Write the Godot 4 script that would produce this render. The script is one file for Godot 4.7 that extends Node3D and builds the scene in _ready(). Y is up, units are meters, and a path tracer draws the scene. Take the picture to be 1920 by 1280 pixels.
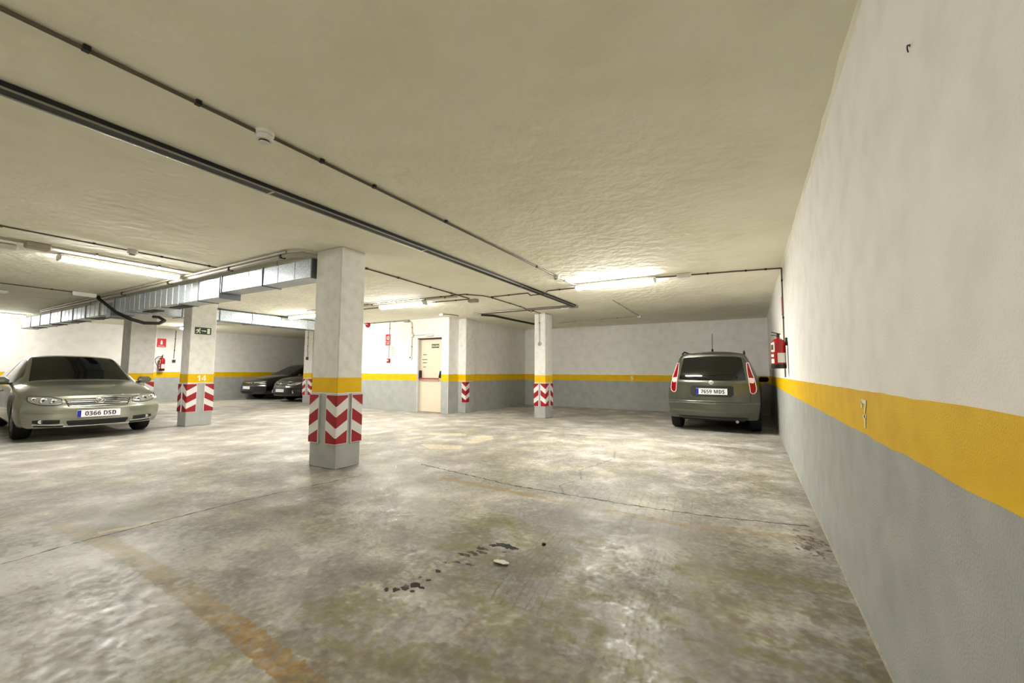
extends Node3D
# Underground car park: painted walls and pillars, tube lights, conduits, ducts, four parked cars.

const HGT := 2.64          # ceiling height
const RX := 0.43           # right wall
const LX := -18.3          # left wall
const BZ := -13.13         # back wall
const CZ := -9.05          # front of the stair core
const FZ := 3.2            # wall behind the camera
var mats := {}
var used := {}
var rng := RandomNumberGenerator.new()

func _ready() -> void:
	rng.seed = 7
	setup_view()
	make_materials()
	build_shell()
	build_pillars()
	build_lights()
	build_ducts()
	build_conduits()
	build_core_fittings()
	build_wall_fittings()
	build_cars()
	build_litter()

# ---------------------------------------------------------------- view, environment, exposure
func setup_view() -> void:
	var cam := Camera3D.new()
	cam.name = "camera"
	cam.keep_aspect = Camera3D.KEEP_HEIGHT
	cam.fov = rad_to_deg(2.0 * atan(640.0 / 783.2))
	cam.near = 0.05
	cam.far = 100.0
	var b := Basis(Vector3.UP, deg_to_rad(29.70)) * Basis(Vector3.RIGHT, deg_to_rad(4.16)) * Basis(Vector3.BACK, deg_to_rad(0.32))
	cam.transform = Transform3D(b, Vector3(0, 1.144, 0))
	add_child(cam)
	cam.current = true
	var we := WorldEnvironment.new()
	we.name = "environment"
	var e := Environment.new()
	e.background_mode = Environment.BG_COLOR
	e.background_color = Color(0, 0, 0)
	e.tonemap_mode = Environment.TONE_MAPPER_LINEAR
	e.tonemap_exposure = 3.4
	e.sdfgi_enabled = true
	e.ssao_enabled = true
	e.ssil_enabled = true
	we.environment = e
	add_child(we)

const TUBE_ENERGY := 0.35     # area light under each tube
const TUBE_GLOW := 72.0       # brightness of the diffuser

# ---------------------------------------------------------------- materials
func noise_tex(freq: float, seed_: int, ramp := [], octaves := 4, size := 512, normal_strength := 0.0, type := FastNoiseLite.TYPE_SIMPLEX_SMOOTH) -> NoiseTexture2D:
	var n := FastNoiseLite.new()
	n.noise_type = type
	n.frequency = freq
	n.seed = seed_
	n.fractal_octaves = octaves
	var t := NoiseTexture2D.new()
	t.width = size
	t.height = size
	t.seamless = true
	t.noise = n
	if normal_strength > 0.0:
		t.as_normal_map = true
		t.bump_strength = normal_strength
	elif ramp.size():
		var g := Gradient.new()
		g.offsets = PackedFloat32Array()
		var offs := PackedFloat32Array()
		var cols := PackedColorArray()
		for r in ramp:
			offs.append(r[0])
			cols.append(r[1])
		g.offsets = offs
		g.colors = cols
		t.color_ramp = g
	return t

func mat(key: String, col: Color, rough := 0.6, metal := 0.0) -> StandardMaterial3D:
	var m := StandardMaterial3D.new()
	m.albedo_color = col
	m.roughness = rough
	m.metallic = metal
	mats[key] = m
	return m

func plaster(key: String, ramp: Array, scale: float, rough: float, bump: float, seed_: int, freq := 0.012) -> StandardMaterial3D:
	var m := mat(key, Color.WHITE, rough)
	m.albedo_texture = noise_tex(freq, seed_, ramp, 5, 768)
	m.uv1_triplanar = true
	m.uv1_world_triplanar = true
	m.uv1_scale = Vector3.ONE * scale
	m.normal_enabled = true
	m.normal_texture = fine_normal
	m.normal_scale = bump
	m.metallic_specular = 0.35
	return m

var fine_normal: NoiseTexture2D
var coarse_normal: NoiseTexture2D

func make_materials() -> void:
	fine_normal = noise_tex(0.30, 3, [], 3, 1024, 2.0)
	coarse_normal = noise_tex(0.03, 9, [], 6, 768, 5.0)
	plaster("white", [[0.0, Color(0.90, 0.89, 0.865)], [0.4, Color(0.925, 0.92, 0.90)], [0.6, Color(0.935, 0.93, 0.91)], [1.0, Color(0.95, 0.945, 0.93)]], 0.35, 0.75, 0.35, 11)
	plaster("yellow", [[0.0, Color(0.88, 0.69, 0.0)], [0.5, Color(0.91, 0.735, 0.0)], [1.0, Color(0.93, 0.765, 0.01)]], 0.5, 0.55, 0.35, 12)
	plaster("grey", [[0.0, Color(0.62, 0.63, 0.615)], [0.45, Color(0.66, 0.67, 0.655)], [1.0, Color(0.70, 0.71, 0.695)]], 0.35, 0.6, 0.4, 13)
	plaster("pillar_white", [[0.0, Color(0.84, 0.83, 0.80)], [0.4, Color(0.89, 0.885, 0.86)], [1.0, Color(0.93, 0.925, 0.91)]], 0.6, 0.7, 0.3, 14)
	var c := plaster("ceiling", [[0.0, Color(0.92, 0.91, 0.83)], [0.4, Color(0.945, 0.935, 0.86)], [0.65, Color(0.955, 0.945, 0.875)], [1.0, Color(0.965, 0.955, 0.89)]], 0.22, 0.85, 0.38, 15, 0.006)
	c.normal_texture = coarse_normal
	plaster("mortar", [[0.0, Color(0.55, 0.53, 0.47)], [1.0, Color(0.75, 0.73, 0.66)]], 1.5, 0.8, 0.8, 16)
	var g := plaster("galvanised", [[0.0, Color(0.60, 0.63, 0.65)], [0.5, Color(0.72, 0.75, 0.77)], [1.0, Color(0.82, 0.84, 0.86)]], 1.2, 0.38, 0.05, 17, 0.03)
	g.metallic = 0.75
	mat("duct_seam", Color(0.45, 0.47, 0.49), 0.45, 0.7)
	mat("pvc", Color(0.66, 0.64, 0.58), 0.5)
	mat("pvc_dark", Color(0.34, 0.31, 0.25), 0.5)
	mat("pvc_white", Color(0.86, 0.85, 0.82), 0.45)
	mat("steel", Color(0.62, 0.61, 0.58), 0.35, 0.8)
	mat("black", Color(0.03, 0.03, 0.03), 0.5)
	mat("cable", Color(0.045, 0.045, 0.045), 0.6)
	mat("rubber", Color(0.035, 0.035, 0.035), 0.8)
	mat("red", Color(0.60, 0.012, 0.035), 0.35)
	mat("guard_red", Color(0.60, 0.0, 0.085), 0.5)
	mat("guard_white", Color(0.88, 0.87, 0.86), 0.45)
	mat("sign_red", Color(0.80, 0.10, 0.10), 0.5)
	mat("sign_green", Color(0.03, 0.20, 0.10), 0.5)
	mat("sign_cream", Color(0.90, 0.93, 0.80), 0.5)
	mat("paper", Color(0.86, 0.85, 0.82), 0.8)
	mat("print", Color(0.35, 0.35, 0.36), 0.7)
	mat("brown_board", Color(0.36, 0.16, 0.08), 0.6)
	mat("door", Color(0.88, 0.83, 0.74), 0.45)
	mat("door_frame", Color(0.74, 0.73, 0.70), 0.5)
	mat("number", Color(0.94, 0.93, 0.84), 0.6)
	# the tubes differ in age and so in brightness
	for k in [30, 35, 65, 75, 100]:
		var d := mat("diffuser_%d" % k, Color(0.95, 0.94, 0.92), 0.4)
		d.emission_enabled = true
		d.emission = Color(1.0, 0.985, 0.96)
		d.emission_energy_multiplier = TUBE_GLOW * k / 100.0
	# cars
	for k in [["silver_paint", Color(0.56, 0.57, 0.515)], ["olive_paint", Color(0.315, 0.325, 0.28)], ["black_paint", Color(0.025, 0.022, 0.022)]]:
		var p := mat(k[0], k[1], 0.30, 0.7 if k[0] != "black_paint" else 0.0)
		p.clearcoat_enabled = true
		p.clearcoat = 1.0
		p.clearcoat_roughness = 0.06
	mat("glass_dark", Color(0.012, 0.014, 0.014), 0.04)
	mats["glass_dark"].metallic_specular = 0.55
	mat("chrome", Color(0.88, 0.88, 0.87), 0.15, 1.0)
	mat("lamp_clear", Color(0.62, 0.63, 0.61), 0.12, 0.5)
	mat("lamp_red", Color(0.50, 0.01, 0.035), 0.15)
	mat("lamp_rim", Color(0.86, 0.76, 0.74), 0.25)
	mat("trim_black", Color(0.02, 0.02, 0.02), 0.55)
	mat("plate_white", Color(0.88, 0.88, 0.88), 0.35)
	mat("plate_blue", Color(0.04, 0.11, 0.55), 0.4)
	mat("plate_ink", Color(0.06, 0.06, 0.06), 0.5)
	mat("alloy", Color(0.55, 0.56, 0.56), 0.35, 0.8)

# ---------------------------------------------------------------- nodes
func numbered(called: String) -> String:
	if not used.has(called):
		used[called] = 0
		return called
	used[called] += 1
	return "%s_%03d" % [called, used[called]]

func tag(o: Node, label: String, category: String, group := "") -> void:
	o.set_meta("label", label)
	o.set_meta("category", category)
	if group != "":
		o.set_meta("group", group)

func thing(called: String, label: String, category: String, at := Vector3.ZERO, group := "", turn := 0.0) -> Node3D:
	var o := Node3D.new()
	o.name = numbered(called)
	add_child(o)
	o.position = at
	o.rotation.y = turn
	tag(o, label, category, group)
	return o

func structure(called: String) -> Node3D:
	var o := Node3D.new()
	o.name = called
	o.set_meta("kind", "structure")
	add_child(o)
	return o

func begin() -> SurfaceTool:
	var st := SurfaceTool.new()
	st.begin(Mesh.PRIMITIVE_TRIANGLES)
	st.set_smooth_group(-1)
	return st

func commit(st: SurfaceTool, called: String, m: String, parent: Node) -> MeshInstance3D:
	st.generate_normals()
	var o := MeshInstance3D.new()
	o.name = called
	o.mesh = st.commit()
	o.material_override = null
	o.mesh.surface_set_material(0, mats[m])
	o.cast_shadow = GeometryInstance3D.SHADOW_CASTING_SETTING_ON
	parent.add_child(o, true)
	return o

# ---------------------------------------------------------------- shapes
func tri(st: SurfaceTool, a: Vector3, b: Vector3, c: Vector3, out: Vector3) -> void:
	if (b - a).cross(c - a).dot(out) > 0.0:
		st.add_vertex(a); st.add_vertex(c); st.add_vertex(b)
	else:
		st.add_vertex(a); st.add_vertex(b); st.add_vertex(c)

func quad(st: SurfaceTool, a: Vector3, b: Vector3, c: Vector3, d: Vector3, out: Vector3) -> void:
	tri(st, a, b, c, out)
	tri(st, a, c, d, out)

# box with chamfered edges, centre c, full size s, optional turn
func bev(st: SurfaceTool, c: Vector3, s: Vector3, r := 0.0, b := Basis.IDENTITY) -> void:
	var hs := s * 0.5
	r = minf(r, minf(hs.x, minf(hs.y, hs.z)) * 0.98)
	st.set_smooth_group(-1)
	if r <= 0.0:
		for ax in 3:
			for sg in [-1.0, 1.0]:
				var n := Vector3.ZERO
				n[ax] = sg
				var u := Vector3.ZERO
				var v := Vector3.ZERO
				u[(ax + 1) % 3] = hs[(ax + 1) % 3]
				v[(ax + 2) % 3] = hs[(ax + 2) % 3]
				var o := n * hs[ax]
				quad(st, c + b * (o - u - v), c + b * (o + u - v), c + b * (o + u + v), c + b * (o - u + v), b * n)
		return
	var P := {}
	for sx in [-1, 1]:
		for sy in [-1, 1]:
			for sz in [-1, 1]:
				var sg := Vector3(sx, sy, sz)
				var full := hs * sg
				for ax in 3:
					var q := full - Vector3(r, r, r) * sg
					q[ax] = full[ax]
					P[[sx, sy, sz, ax]] = c + b * q
				tri(st, P[[sx, sy, sz, 0]], P[[sx, sy, sz, 1]], P[[sx, sy, sz, 2]], b * sg)
	for ax in 3:
		var u := (ax + 1) % 3
		var v := (ax + 2) % 3
		for s1 in [-1, 1]:
			var k := [[0, 0, 0], [0, 0, 0], [0, 0, 0], [0, 0, 0]]
			var uv := [[-1, -1], [1, -1], [1, 1], [-1, 1]]
			for i in 4:
				k[i][ax] = s1
				k[i][u] = uv[i][0]
				k[i][v] = uv[i][1]
			var n := Vector3.ZERO
			n[ax] = s1
			quad(st, P[k[0] + [ax]], P[k[1] + [ax]], P[k[2] + [ax]], P[k[3] + [ax]], b * n)
		for s1 in [-1, 1]:
			for s2 in [-1, 1]:
				var k0 := [0, 0, 0]
				var k1 := [0, 0, 0]
				k0[u] = s1; k0[v] = s2; k0[ax] = -1
				k1[u] = s1; k1[v] = s2; k1[ax] = 1
				var n := Vector3.ZERO
				n[u] = s1
				n[v] = s2
				quad(st, P[k0 + [u]], P[k1 + [u]], P[k1 + [v]], P[k0 + [v]], b * n)

func boxpart(called: String, m: String, parent: Node, c: Vector3, s: Vector3, r := 0.0, b := Basis.IDENTITY) -> MeshInstance3D:
	var st := begin()
	bev(st, c, s, r, b)
	return commit(st, called, m, parent)

# round tube along a path
func tube(st: SurfaceTool, path: Array, r: float, sides := 8, caps := true) -> void:
	var n := path.size()
	var up := Vector3.UP
	var t0: Vector3 = (path[1] - path[0]).normalized()
	if absf(t0.dot(up)) > 0.9:
		up = Vector3.RIGHT
	var u := t0.cross(up).normalized()
	var rings := []
	for i in n:
		var t: Vector3
		if i == 0:
			t = path[1] - path[0]
		elif i == n - 1:
			t = path[n - 1] - path[n - 2]
		else:
			t = (path[i + 1] - path[i]).normalized() + (path[i] - path[i - 1]).normalized()
		t = t.normalized()
		u = (u - t * u.dot(t)).normalized()
		var v := t.cross(u)
		var k := 1.0
		if i > 0 and i < n - 1:
			k = 1.0 / maxf(0.5, ((path[i] - path[i - 1]).normalized()).dot(t))
		var ring := []
		for s in sides:
			var a := TAU * s / sides
			ring.append(path[i] + (u * cos(a) + v * sin(a)) * r * k)
		rings.append(ring)
	st.set_smooth_group(0)
	for i in n - 1:
		for s in sides:
			var s2 := (s + 1) % sides
			var out: Vector3 = rings[i][s] + rings[i][s2] - path[i] * 2.0
			quad(st, rings[i][s], rings[i][s2], rings[i + 1][s2], rings[i + 1][s], out)
	st.set_smooth_group(-1)
	if caps:
		for e in [0, n - 1]:
			var out: Vector3 = path[0] - path[1] if e == 0 else path[n - 1] - path[n - 2]
			for s in range(1, sides - 1):
				tri(st, rings[e][0], rings[e][s], rings[e][s + 1], out)

func tubepart(called: String, m: String, parent: Node, path: Array, r: float, sides := 8) -> MeshInstance3D:
	var st := begin()
	tube(st, path, r, sides)
	return commit(st, called, m, parent)

# lathe: profile of Vector2(radius, height) about the local y axis
func lathe(st: SurfaceTool, prof: Array, t := Transform3D.IDENTITY, sides := 20) -> void:
	st.set_smooth_group(0)
	for i in prof.size() - 1:
		var p: Vector2 = prof[i]
		var q: Vector2 = prof[i + 1]
		var d := q - p
		var nn := Vector2(d.y, -d.x)
		if i > 0 and absf((p - prof[i - 1]).normalized().dot(d.normalized())) < 0.75:
			st.set_smooth_group(i + 1)
		for s in sides:
			var a := TAU * s / sides
			var b := TAU * (s + 1) / sides
			var ca := Vector3(cos(a), 0, sin(a))
			var cb := Vector3(cos(b), 0, sin(b))
			var out := t.basis * ((ca + cb) * 0.5 * nn.x + Vector3.UP * nn.y)
			var A := t * (ca * p.x + Vector3.UP * p.y)
			var B := t * (cb * p.x + Vector3.UP * p.y)
			var C := t * (cb * q.x + Vector3.UP * q.y)
			var D := t * (ca * q.x + Vector3.UP * q.y)
			if p.x < 1e-5:
				tri(st, A, C, D, out)
			elif q.x < 1e-5:
				tri(st, A, B, C, out)
			else:
				quad(st, A, B, C, D, out)
	st.set_smooth_group(-1)

func lathepart(called: String, m: String, parent: Node, prof: Array, t := Transform3D.IDENTITY, sides := 20) -> MeshInstance3D:
	var st := begin()
	lathe(st, prof, t, sides)
	return commit(st, called, m, parent)

# flat polygon in the local xy plane pushed out along local z
func prism(st: SurfaceTool, poly: PackedVector2Array, depth: float, t: Transform3D) -> void:
	var idx := Geometry2D.triangulate_polygon(poly)
	st.set_smooth_group(-1)
	var zf := t.basis.z
	for i in range(0, idx.size(), 3):
		var a := poly[idx[i]]
		var b := poly[idx[i + 1]]
		var c := poly[idx[i + 2]]
		tri(st, t * Vector3(a.x, a.y, depth), t * Vector3(b.x, b.y, depth), t * Vector3(c.x, c.y, depth), zf)
		tri(st, t * Vector3(a.x, a.y, 0), t * Vector3(b.x, b.y, 0), t * Vector3(c.x, c.y, 0), -zf)
	var cw := Geometry2D.is_polygon_clockwise(poly)
	for i in poly.size():
		var a := poly[i]
		var b := poly[(i + 1) % poly.size()]
		var nn := Vector2(b.y - a.y, a.x - b.x) * (-1.0 if cw else 1.0)
		quad(st, t * Vector3(a.x, a.y, 0), t * Vector3(b.x, b.y, 0), t * Vector3(b.x, b.y, depth), t * Vector3(a.x, a.y, depth), t.basis * Vector3(nn.x, nn.y, 0))

func prismpart(called: String, m: String, parent: Node, poly: PackedVector2Array, depth: float, t: Transform3D) -> MeshInstance3D:
	var st := begin()
	prism(st, poly, depth, t)
	return commit(st, called, m, parent)

func rect(x0: float, y0: float, x1: float, y1: float) -> PackedVector2Array:
	return PackedVector2Array([Vector2(x0, y0), Vector2(x1, y0), Vector2(x1, y1), Vector2(x0, y1)])

func disc(cx: float, cy: float, r: float, n := 16, ry := -1.0) -> PackedVector2Array:
	var p := PackedVector2Array()
	for i in n:
		p.append(Vector2(cx + r * cos(TAU * i / n), cy + (r if ry < 0 else ry) * sin(TAU * i / n)))
	return p

func words(called: String, s: String, m: String, parent: Node, height: float, t: Transform3D, stretch := 1.0) -> MeshInstance3D:
	var tm := TextMesh.new()
	var f := SystemFont.new()
	f.font_names = PackedStringArray(["Droid Sans"])
	f.font_weight = 700
	tm.font = f
	tm.text = s
	tm.font_size = 64
	tm.pixel_size = height / 46.0
	tm.depth = 0.002
	tm.material = mats[m]
	var o := MeshInstance3D.new()
	o.name = called
	o.mesh = tm
	o.transform = t * Transform3D(Basis.from_scale(Vector3(stretch, 1, 1)), Vector3.ZERO)
	parent.add_child(o, true)
	return o

# frame on a wall: local x runs to the viewer's right, local z out of the wall
func facing(n: Vector3, at: Vector3) -> Transform3D:
	return Transform3D(Basis(Vector3.UP.cross(n).normalized(), Vector3.UP, n), at)

# ---------------------------------------------------------------- floor textures
const NX0 := -6.0     # close patch of floor, drawn at a finer grain
const NX1 := 0.43
const NZ0 := -7.4
const NZ1 := -0.3

func noise_bytes(w: int, h: int, freq: float, seed_: int, oct := 4, type := FastNoiseLite.TYPE_SIMPLEX_SMOOTH) -> PackedByteArray:
	var n := FastNoiseLite.new()
	n.noise_type = type
	n.frequency = freq
	n.seed = seed_
	n.fractal_octaves = oct
	var im := n.get_image(w, h)
	im.convert(Image.FORMAT_L8)
	return im.get_data()

func floor_base(w: int, h: int, metre: float, seed_: int, dirt: float, base: float, grain: float) -> Array:
	var big := noise_bytes(w, h, 0.55 / metre, seed_, 4)
	var mid := noise_bytes(w, h, 1.5 / metre, seed_ + 1, 6)
	var spot := noise_bytes(w, h, 7.0 / metre, seed_ + 4, 4)
	var fine := noise_bytes(w, h, 22.0 / metre, seed_ + 2, 3)
	var olive := noise_bytes(w, h, 0.9 / metre, seed_ + 3, 4)
	var col := PackedByteArray()
	col.resize(w * h * 3)
	var rough := PackedByteArray()
	rough.resize(w * h)
	for i in w * h:
		var b := big[i] / 255.0
		var m := mid[i] / 255.0
		var f := fine[i] / 255.0
		var s := spot[i] / 255.0
		var o := clampf((olive[i] / 255.0 - 0.42) * 2.4 + (s - 0.5) * 0.7, 0.0, 1.0) * dirt
		var v := base + (b - 0.5) * 0.10 + (m - 0.5) * 0.16 + (s - 0.5) * 0.22 * grain + (f - 0.5) * 0.24 * grain
		var pale := clampf((m - 0.56) * 4.0, 0.0, 1.0) * 0.06
		v += pale
		col[i * 3] = int(clampf((v + 0.006 - o * 0.055) * 255.0, 0, 255))
		col[i * 3 + 1] = int(clampf((v - 0.010 - o * 0.05) * 255.0, 0, 255))
		col[i * 3 + 2] = int(clampf((v - 0.045 - o * 0.125) * 255.0, 0, 255))
		rough[i] = int(clampf((0.575 - (m - 0.5) * 0.20 + (s - 0.5) * 0.34 + (f - 0.5) * 0.30) * 255.0, 60, 235))
	return [Image.create_from_data(w, h, false, Image.FORMAT_RGB8, col), Image.create_from_data(w, h, false, Image.FORMAT_L8, rough)]

# paint a polygon given in metres (x, z) on the close patch; worn edges come from noise
func paint(im: Image, ro: Image, poly: Array, c: Color, strength: float, wear: float, scale: float, rough := -1.0, seed_ := 5) -> void:
	var pts := PackedVector2Array()
	var lo := Vector2(1e9, 1e9)
	var hi := -lo
	for p in poly:
		var q := Vector2((p[0] - NX0) * scale, (p[1] - NZ0) * scale)
		pts.append(q)
		lo = lo.min(q)
		hi = hi.max(q)
	var n := FastNoiseLite.new()
	n.seed = seed_
	n.frequency = 12.0 / scale
	n.fractal_octaves = 4
	for y in range(maxi(0, int(lo.y) - 2), mini(im.get_height() - 1, int(hi.y) + 2)):
		for x in range(maxi(0, int(lo.x) - 2), mini(im.get_width() - 1, int(hi.x) + 2)):
			var e := n.get_noise_2d(x, y)
			if not Geometry2D.is_point_in_polygon(Vector2(x + e * 3.0, y + e * 5.0), pts):
				continue
			var a := strength * clampf(1.0 - wear + e * wear * 2.2 + 0.2 * wear, 0.0, 1.0)
			im.set_pixel(x, y, im.get_pixel(x, y).lerp(c, a))
			if rough >= 0.0:
				var r := ro.get_pixel(x, y).r
				r = lerpf(r, rough, a)
				ro.set_pixel(x, y, Color(r, r, r))

func stroke(im: Image, ro: Image, path: Array, width: float, c: Color, strength: float, wear: float, scale: float, seed_ := 5, rough := -1.0, lap := 0.1) -> void:
	for i in path.size() - 1:
		var a := Vector2(path[i][0], path[i][1])
		var b := Vector2(path[i + 1][0], path[i + 1][1])
		var n := (b - a).orthogonal().normalized() * width * 0.5
		var t := (b - a).normalized() * width * lap
		paint(im, ro, [[a.x + n.x - t.x, a.y + n.y - t.y], [b.x + n.x + t.x, b.y + n.y + t.y], [b.x - n.x + t.x, b.y - n.y + t.y], [a.x - n.x - t.x, a.y - n.y - t.y]], c, strength, wear, scale, rough, seed_)

func blob(im: Image, ro: Image, x: float, z: float, rx: float, rz: float, c: Color, strength: float, scale: float, seed_ := 5, wear := 0.35, rough := -1.0) -> void:
	var p := []
	for i in 14:
		var a := TAU * i / 14.0
		var k := 0.75 + rng.randf() * 0.45
		p.append([x + rx * k * cos(a), z + rz * k * sin(a)])
	paint(im, ro, p, c, strength, wear, scale, rough, seed_)

func floor_materials() -> void:
	var scale := 225.0
	var w := int((NX1 - NX0) * scale)
	var h := int((NZ1 - NZ0) * scale)
	var res := floor_base(w, h, scale, 31, 0.5, 0.595, 0.9)
	var im: Image = res[0]
	var ro: Image = res[1]
	# worn yellow bay lines
	var old := Color(0.62, 0.54, 0.36)
	var ochre := Color(0.60, 0.42, 0.12)
	var pale := Color(0.69, 0.62, 0.46)
	var spine := [[-4.50, -1.10], [-4.0, -1.14], [-3.6, -1.16], [-2.9, -1.14], [-2.3, -1.11], [-1.95, -1.085], [-1.2, -1.01], [-0.6, -0.97]]
	for i in 7:
		for k in 4:
			var p := Vector2(spine[i][0], spine[i][1]).lerp(Vector2(spine[i + 1][0], spine[i + 1][1]), k * 0.25)
			var q := Vector2(spine[i][0], spine[i][1]).lerp(Vector2(spine[i + 1][0], spine[i + 1][1]), k * 0.25 + 0.25)
			var f := clampf((p.x + 2.75) / 0.75 , 0.0, 1.0)
			stroke(im, ro, [[p.x, p.y], [q.x, q.y]], 0.118, pale.lerp(old, minf(1.0, f * 2.0)).lerp(ochre, f * f), 0.60 + 0.22 * f, 0.42, scale, 3, 0.62, 0.0)
	stroke(im, ro, [[-4.02, -1.2], [-3.93, -1.45]], 0.055, Color(0.78, 0.72, 0.55), 0.85, 0.2, scale, 6)
	stroke(im, ro, [[-3.92, -1.47], [-3.9, -1.6]], 0.03, Color(0.78, 0.74, 0.62), 0.7, 0.4, scale, 6)
	stroke(im, ro, [[-3.95, -3.50], [-3.1, -3.62], [-2.93, -3.63]], 0.09, Color(0.64, 0.57, 0.42), 0.45, 0.5, scale, 8)
	stroke(im, ro, [[-2.93, -3.63], [-1.78, -3.54]], 0.085, Color(0.60, 0.49, 0.30), 0.85, 0.3, scale, 8)
	stroke(im, ro, [[-1.78, -3.54], [-1.1, -3.49]], 0.085, Color(0.58, 0.49, 0.33), 0.55, 0.45, scale, 8)
	stroke(im, ro, [[-1.1, -3.49], [-0.45, -3.46]], 0.085, Color(0.52, 0.43, 0.24), 0.85, 0.3, scale, 9)
	stroke(im, ro, [[-0.45, -3.46], [0.36, -3.62]], 0.11, Color(0.62, 0.50, 0.36), 0.5, 0.4, scale, 10)
	# sawn joints
	var dark := Color(0.20, 0.19, 0.16)
	stroke(im, ro, [[-3.86, -0.7], [-3.92, -1.05], [-3.93, -2.08], [-3.76, -3.28]], 0.017, dark, 0.8, 0.2, scale, 11, 0.9)
	stroke(im, ro, [[-3.58, -4.02], [-2.13, -3.76], [-0.86, -3.74], [-0.3, -3.78], [0.34, -3.92]], 0.02, dark, 0.85, 0.2, scale, 12, 0.9)
	# crack
	stroke(im, ro, [[-1.55, -3.72], [-1.72, -4.0], [-1.62, -4.35], [-1.78, -4.75], [-1.70, -5.1], [-1.62, -5.6], [-1.75, -6.1]], 0.022, Color(0.27, 0.26, 0.23), 0.6, 0.6, scale, 13)
	# oil drips
	var oil := Color(0.085, 0.07, 0.045)
	for d in [[-1.46, -2.46, 0.06, 0.028], [-1.40, -2.45, 0.05, 0.022], [-1.52, -2.42, 0.03, 0.02], [-1.56, -2.34, 0.04, 0.016], [-1.53, -2.30, 0.035, 0.015], [-1.58, -2.26, 0.035, 0.015], [-1.60, -2.21, 0.035, 0.02], [-1.54, -2.25, 0.02, 0.012], [-1.49, -2.12, 0.03, 0.008], [-1.58, -2.10, 0.03, 0.01], [-1.63, -2.07, 0.025, 0.01], [-1.60, -1.96, 0.016, 0.014], [-1.645, -1.86, 0.012, 0.013], [-1.575, -1.85, 0.014, 0.014], [-1.60, -1.77, 0.03, 0.018], [-1.555, -1.77, 0.02, 0.014], [-1.63, -1.73, 0.02, 0.016], [-1.66, -1.69, 0.016, 0.02], [-1.70, -1.66, 0.012, 0.013], [-1.575, -1.72, 0.014, 0.01], [-1.40, -2.37, 0.015, 0.01]]:
		blob(im, ro, d[0], d[1], d[2] * 1.15, d[3] * 1.15, oil, 0.97, scale, int(d[0] * -100), 0.1, 0.85)
	# pale salt bloom beside the drips
	for i in 260:
		var t := rng.randf()
		var px := -1.62 - t * 0.25 + rng.randfn(0, 0.05)
		var pz := -2.1 + t * 0.62 + rng.randfn(0, 0.07)
		blob(im, ro, px, pz, rng.randf_range(0.008, 0.028), rng.randf_range(0.006, 0.02), Color(0.76, 0.74, 0.66), 0.4, scale, i)
	for q in [[-2.45, -2.4, 150, 0.28, 0.22], [-2.25, -2.85, 170, 0.32, 0.3], [-2.9, -2.3, 90, 0.2, 0.2], [-0.85, -2.95, 90, 0.2, 0.16], [-0.75, -2.5, 50, 0.14, 0.2], [-1.0, -1.9, 40, 0.2, 0.15], [-3.1, -1.35, 140, 0.3, 0.1], [-1.2, -1.6, 50, 0.1, 0.1]]:
		for i in q[2]:
			blob(im, ro, q[0] + rng.randfn(0, q[3]), q[1] + rng.randfn(0, q[4]), rng.randf_range(0.012, 0.05), rng.randf_range(0.008, 0.03), Color(0.74, 0.73, 0.68), 0.28, scale, i)
	# dry, rough pale concrete left of the bay line
	for i in 420:
		blob(im, ro, rng.randf_range(-4.2, -2.0), rng.randf_range(-1.03, -0.45), rng.randf_range(0.02, 0.09), rng.randf_range(0.01, 0.04), Color(0.73, 0.73, 0.71), 0.35, scale, i)
	for i in 90:
		blob(im, ro, rng.randf_range(-3.6, -1.9), rng.randf_range(-1.0, -0.4), rng.randf_range(0.006, 0.03), rng.randf_range(0.004, 0.010), Color(0.36, 0.35, 0.32), 0.45, scale, i)
	# smooth trowelled strip there takes a higher polish than the painted line
	paint(im, ro, [[-4.6, -1.05], [-3.6, -1.10], [-2.6, -1.07], [-1.9, -1.02], [-1.9, -0.3], [-4.6, -0.3]], Color(0.68, 0.67, 0.64), 0.4, 0.55, scale, 0.20, 21)
	paint(im, ro, [[-3.8, -1.22], [-2.9, -1.21], [-2.75, -1.45], [-3.3, -1.6], [-3.8, -1.55]], Color(0.69, 0.69, 0.66), 0.4, 0.55, scale, 0.22, 22)
	# tyre marks
	var tyre := Color(0.33, 0.31, 0.24)
	for k in 9:
		var o := k * 0.033
		stroke(im, ro, [[-1.30 + o, -2.85], [-1.27 + o, -2.3], [-1.18 + o, -1.85]], 0.009, tyre, 0.62 if k % 2 == 0 else 0.4, 0.5, scale, k)
	for k in 6:
		var o := k * 0.03
		stroke(im, ro, [[-0.60 + o, -2.9], [-0.56 + o, -2.2], [-0.44 + o, -1.4]], 0.011, tyre, 0.62 if k % 3 == 0 else 0.35, 0.5, scale, k)
	for k in 16:
		var o := k * 0.07
		stroke(im, ro, [[-1.55 + o, -4.2], [-1.5 + o, -3.7], [-1.45 + o, -3.15]], 0.012, tyre, 0.34, 0.6, scale, k)
	for k in 10:
		var o := k * 0.09
		stroke(im, ro, [[-2.9 + o, -4.9], [-2.75 + o, -4.35]], 0.014, tyre, 0.2, 0.7, scale, k)
	# chalk stroke and grit by the wall
	stroke(im, ro, [[-0.235, -2.72], [-0.205, -2.40]], 0.018, Color(0.72, 0.70, 0.62), 0.7, 0.35, scale, 14)
	for i in 70:
		blob(im, ro, 0.30 + rng.randfn(0, 0.05), -3.5 + rng.randfn(0, 0.13), rng.randf_range(0.006, 0.022), rng.randf_range(0.006, 0.02), Color(0.26, 0.20, 0.14), 0.7, scale, i)
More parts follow.
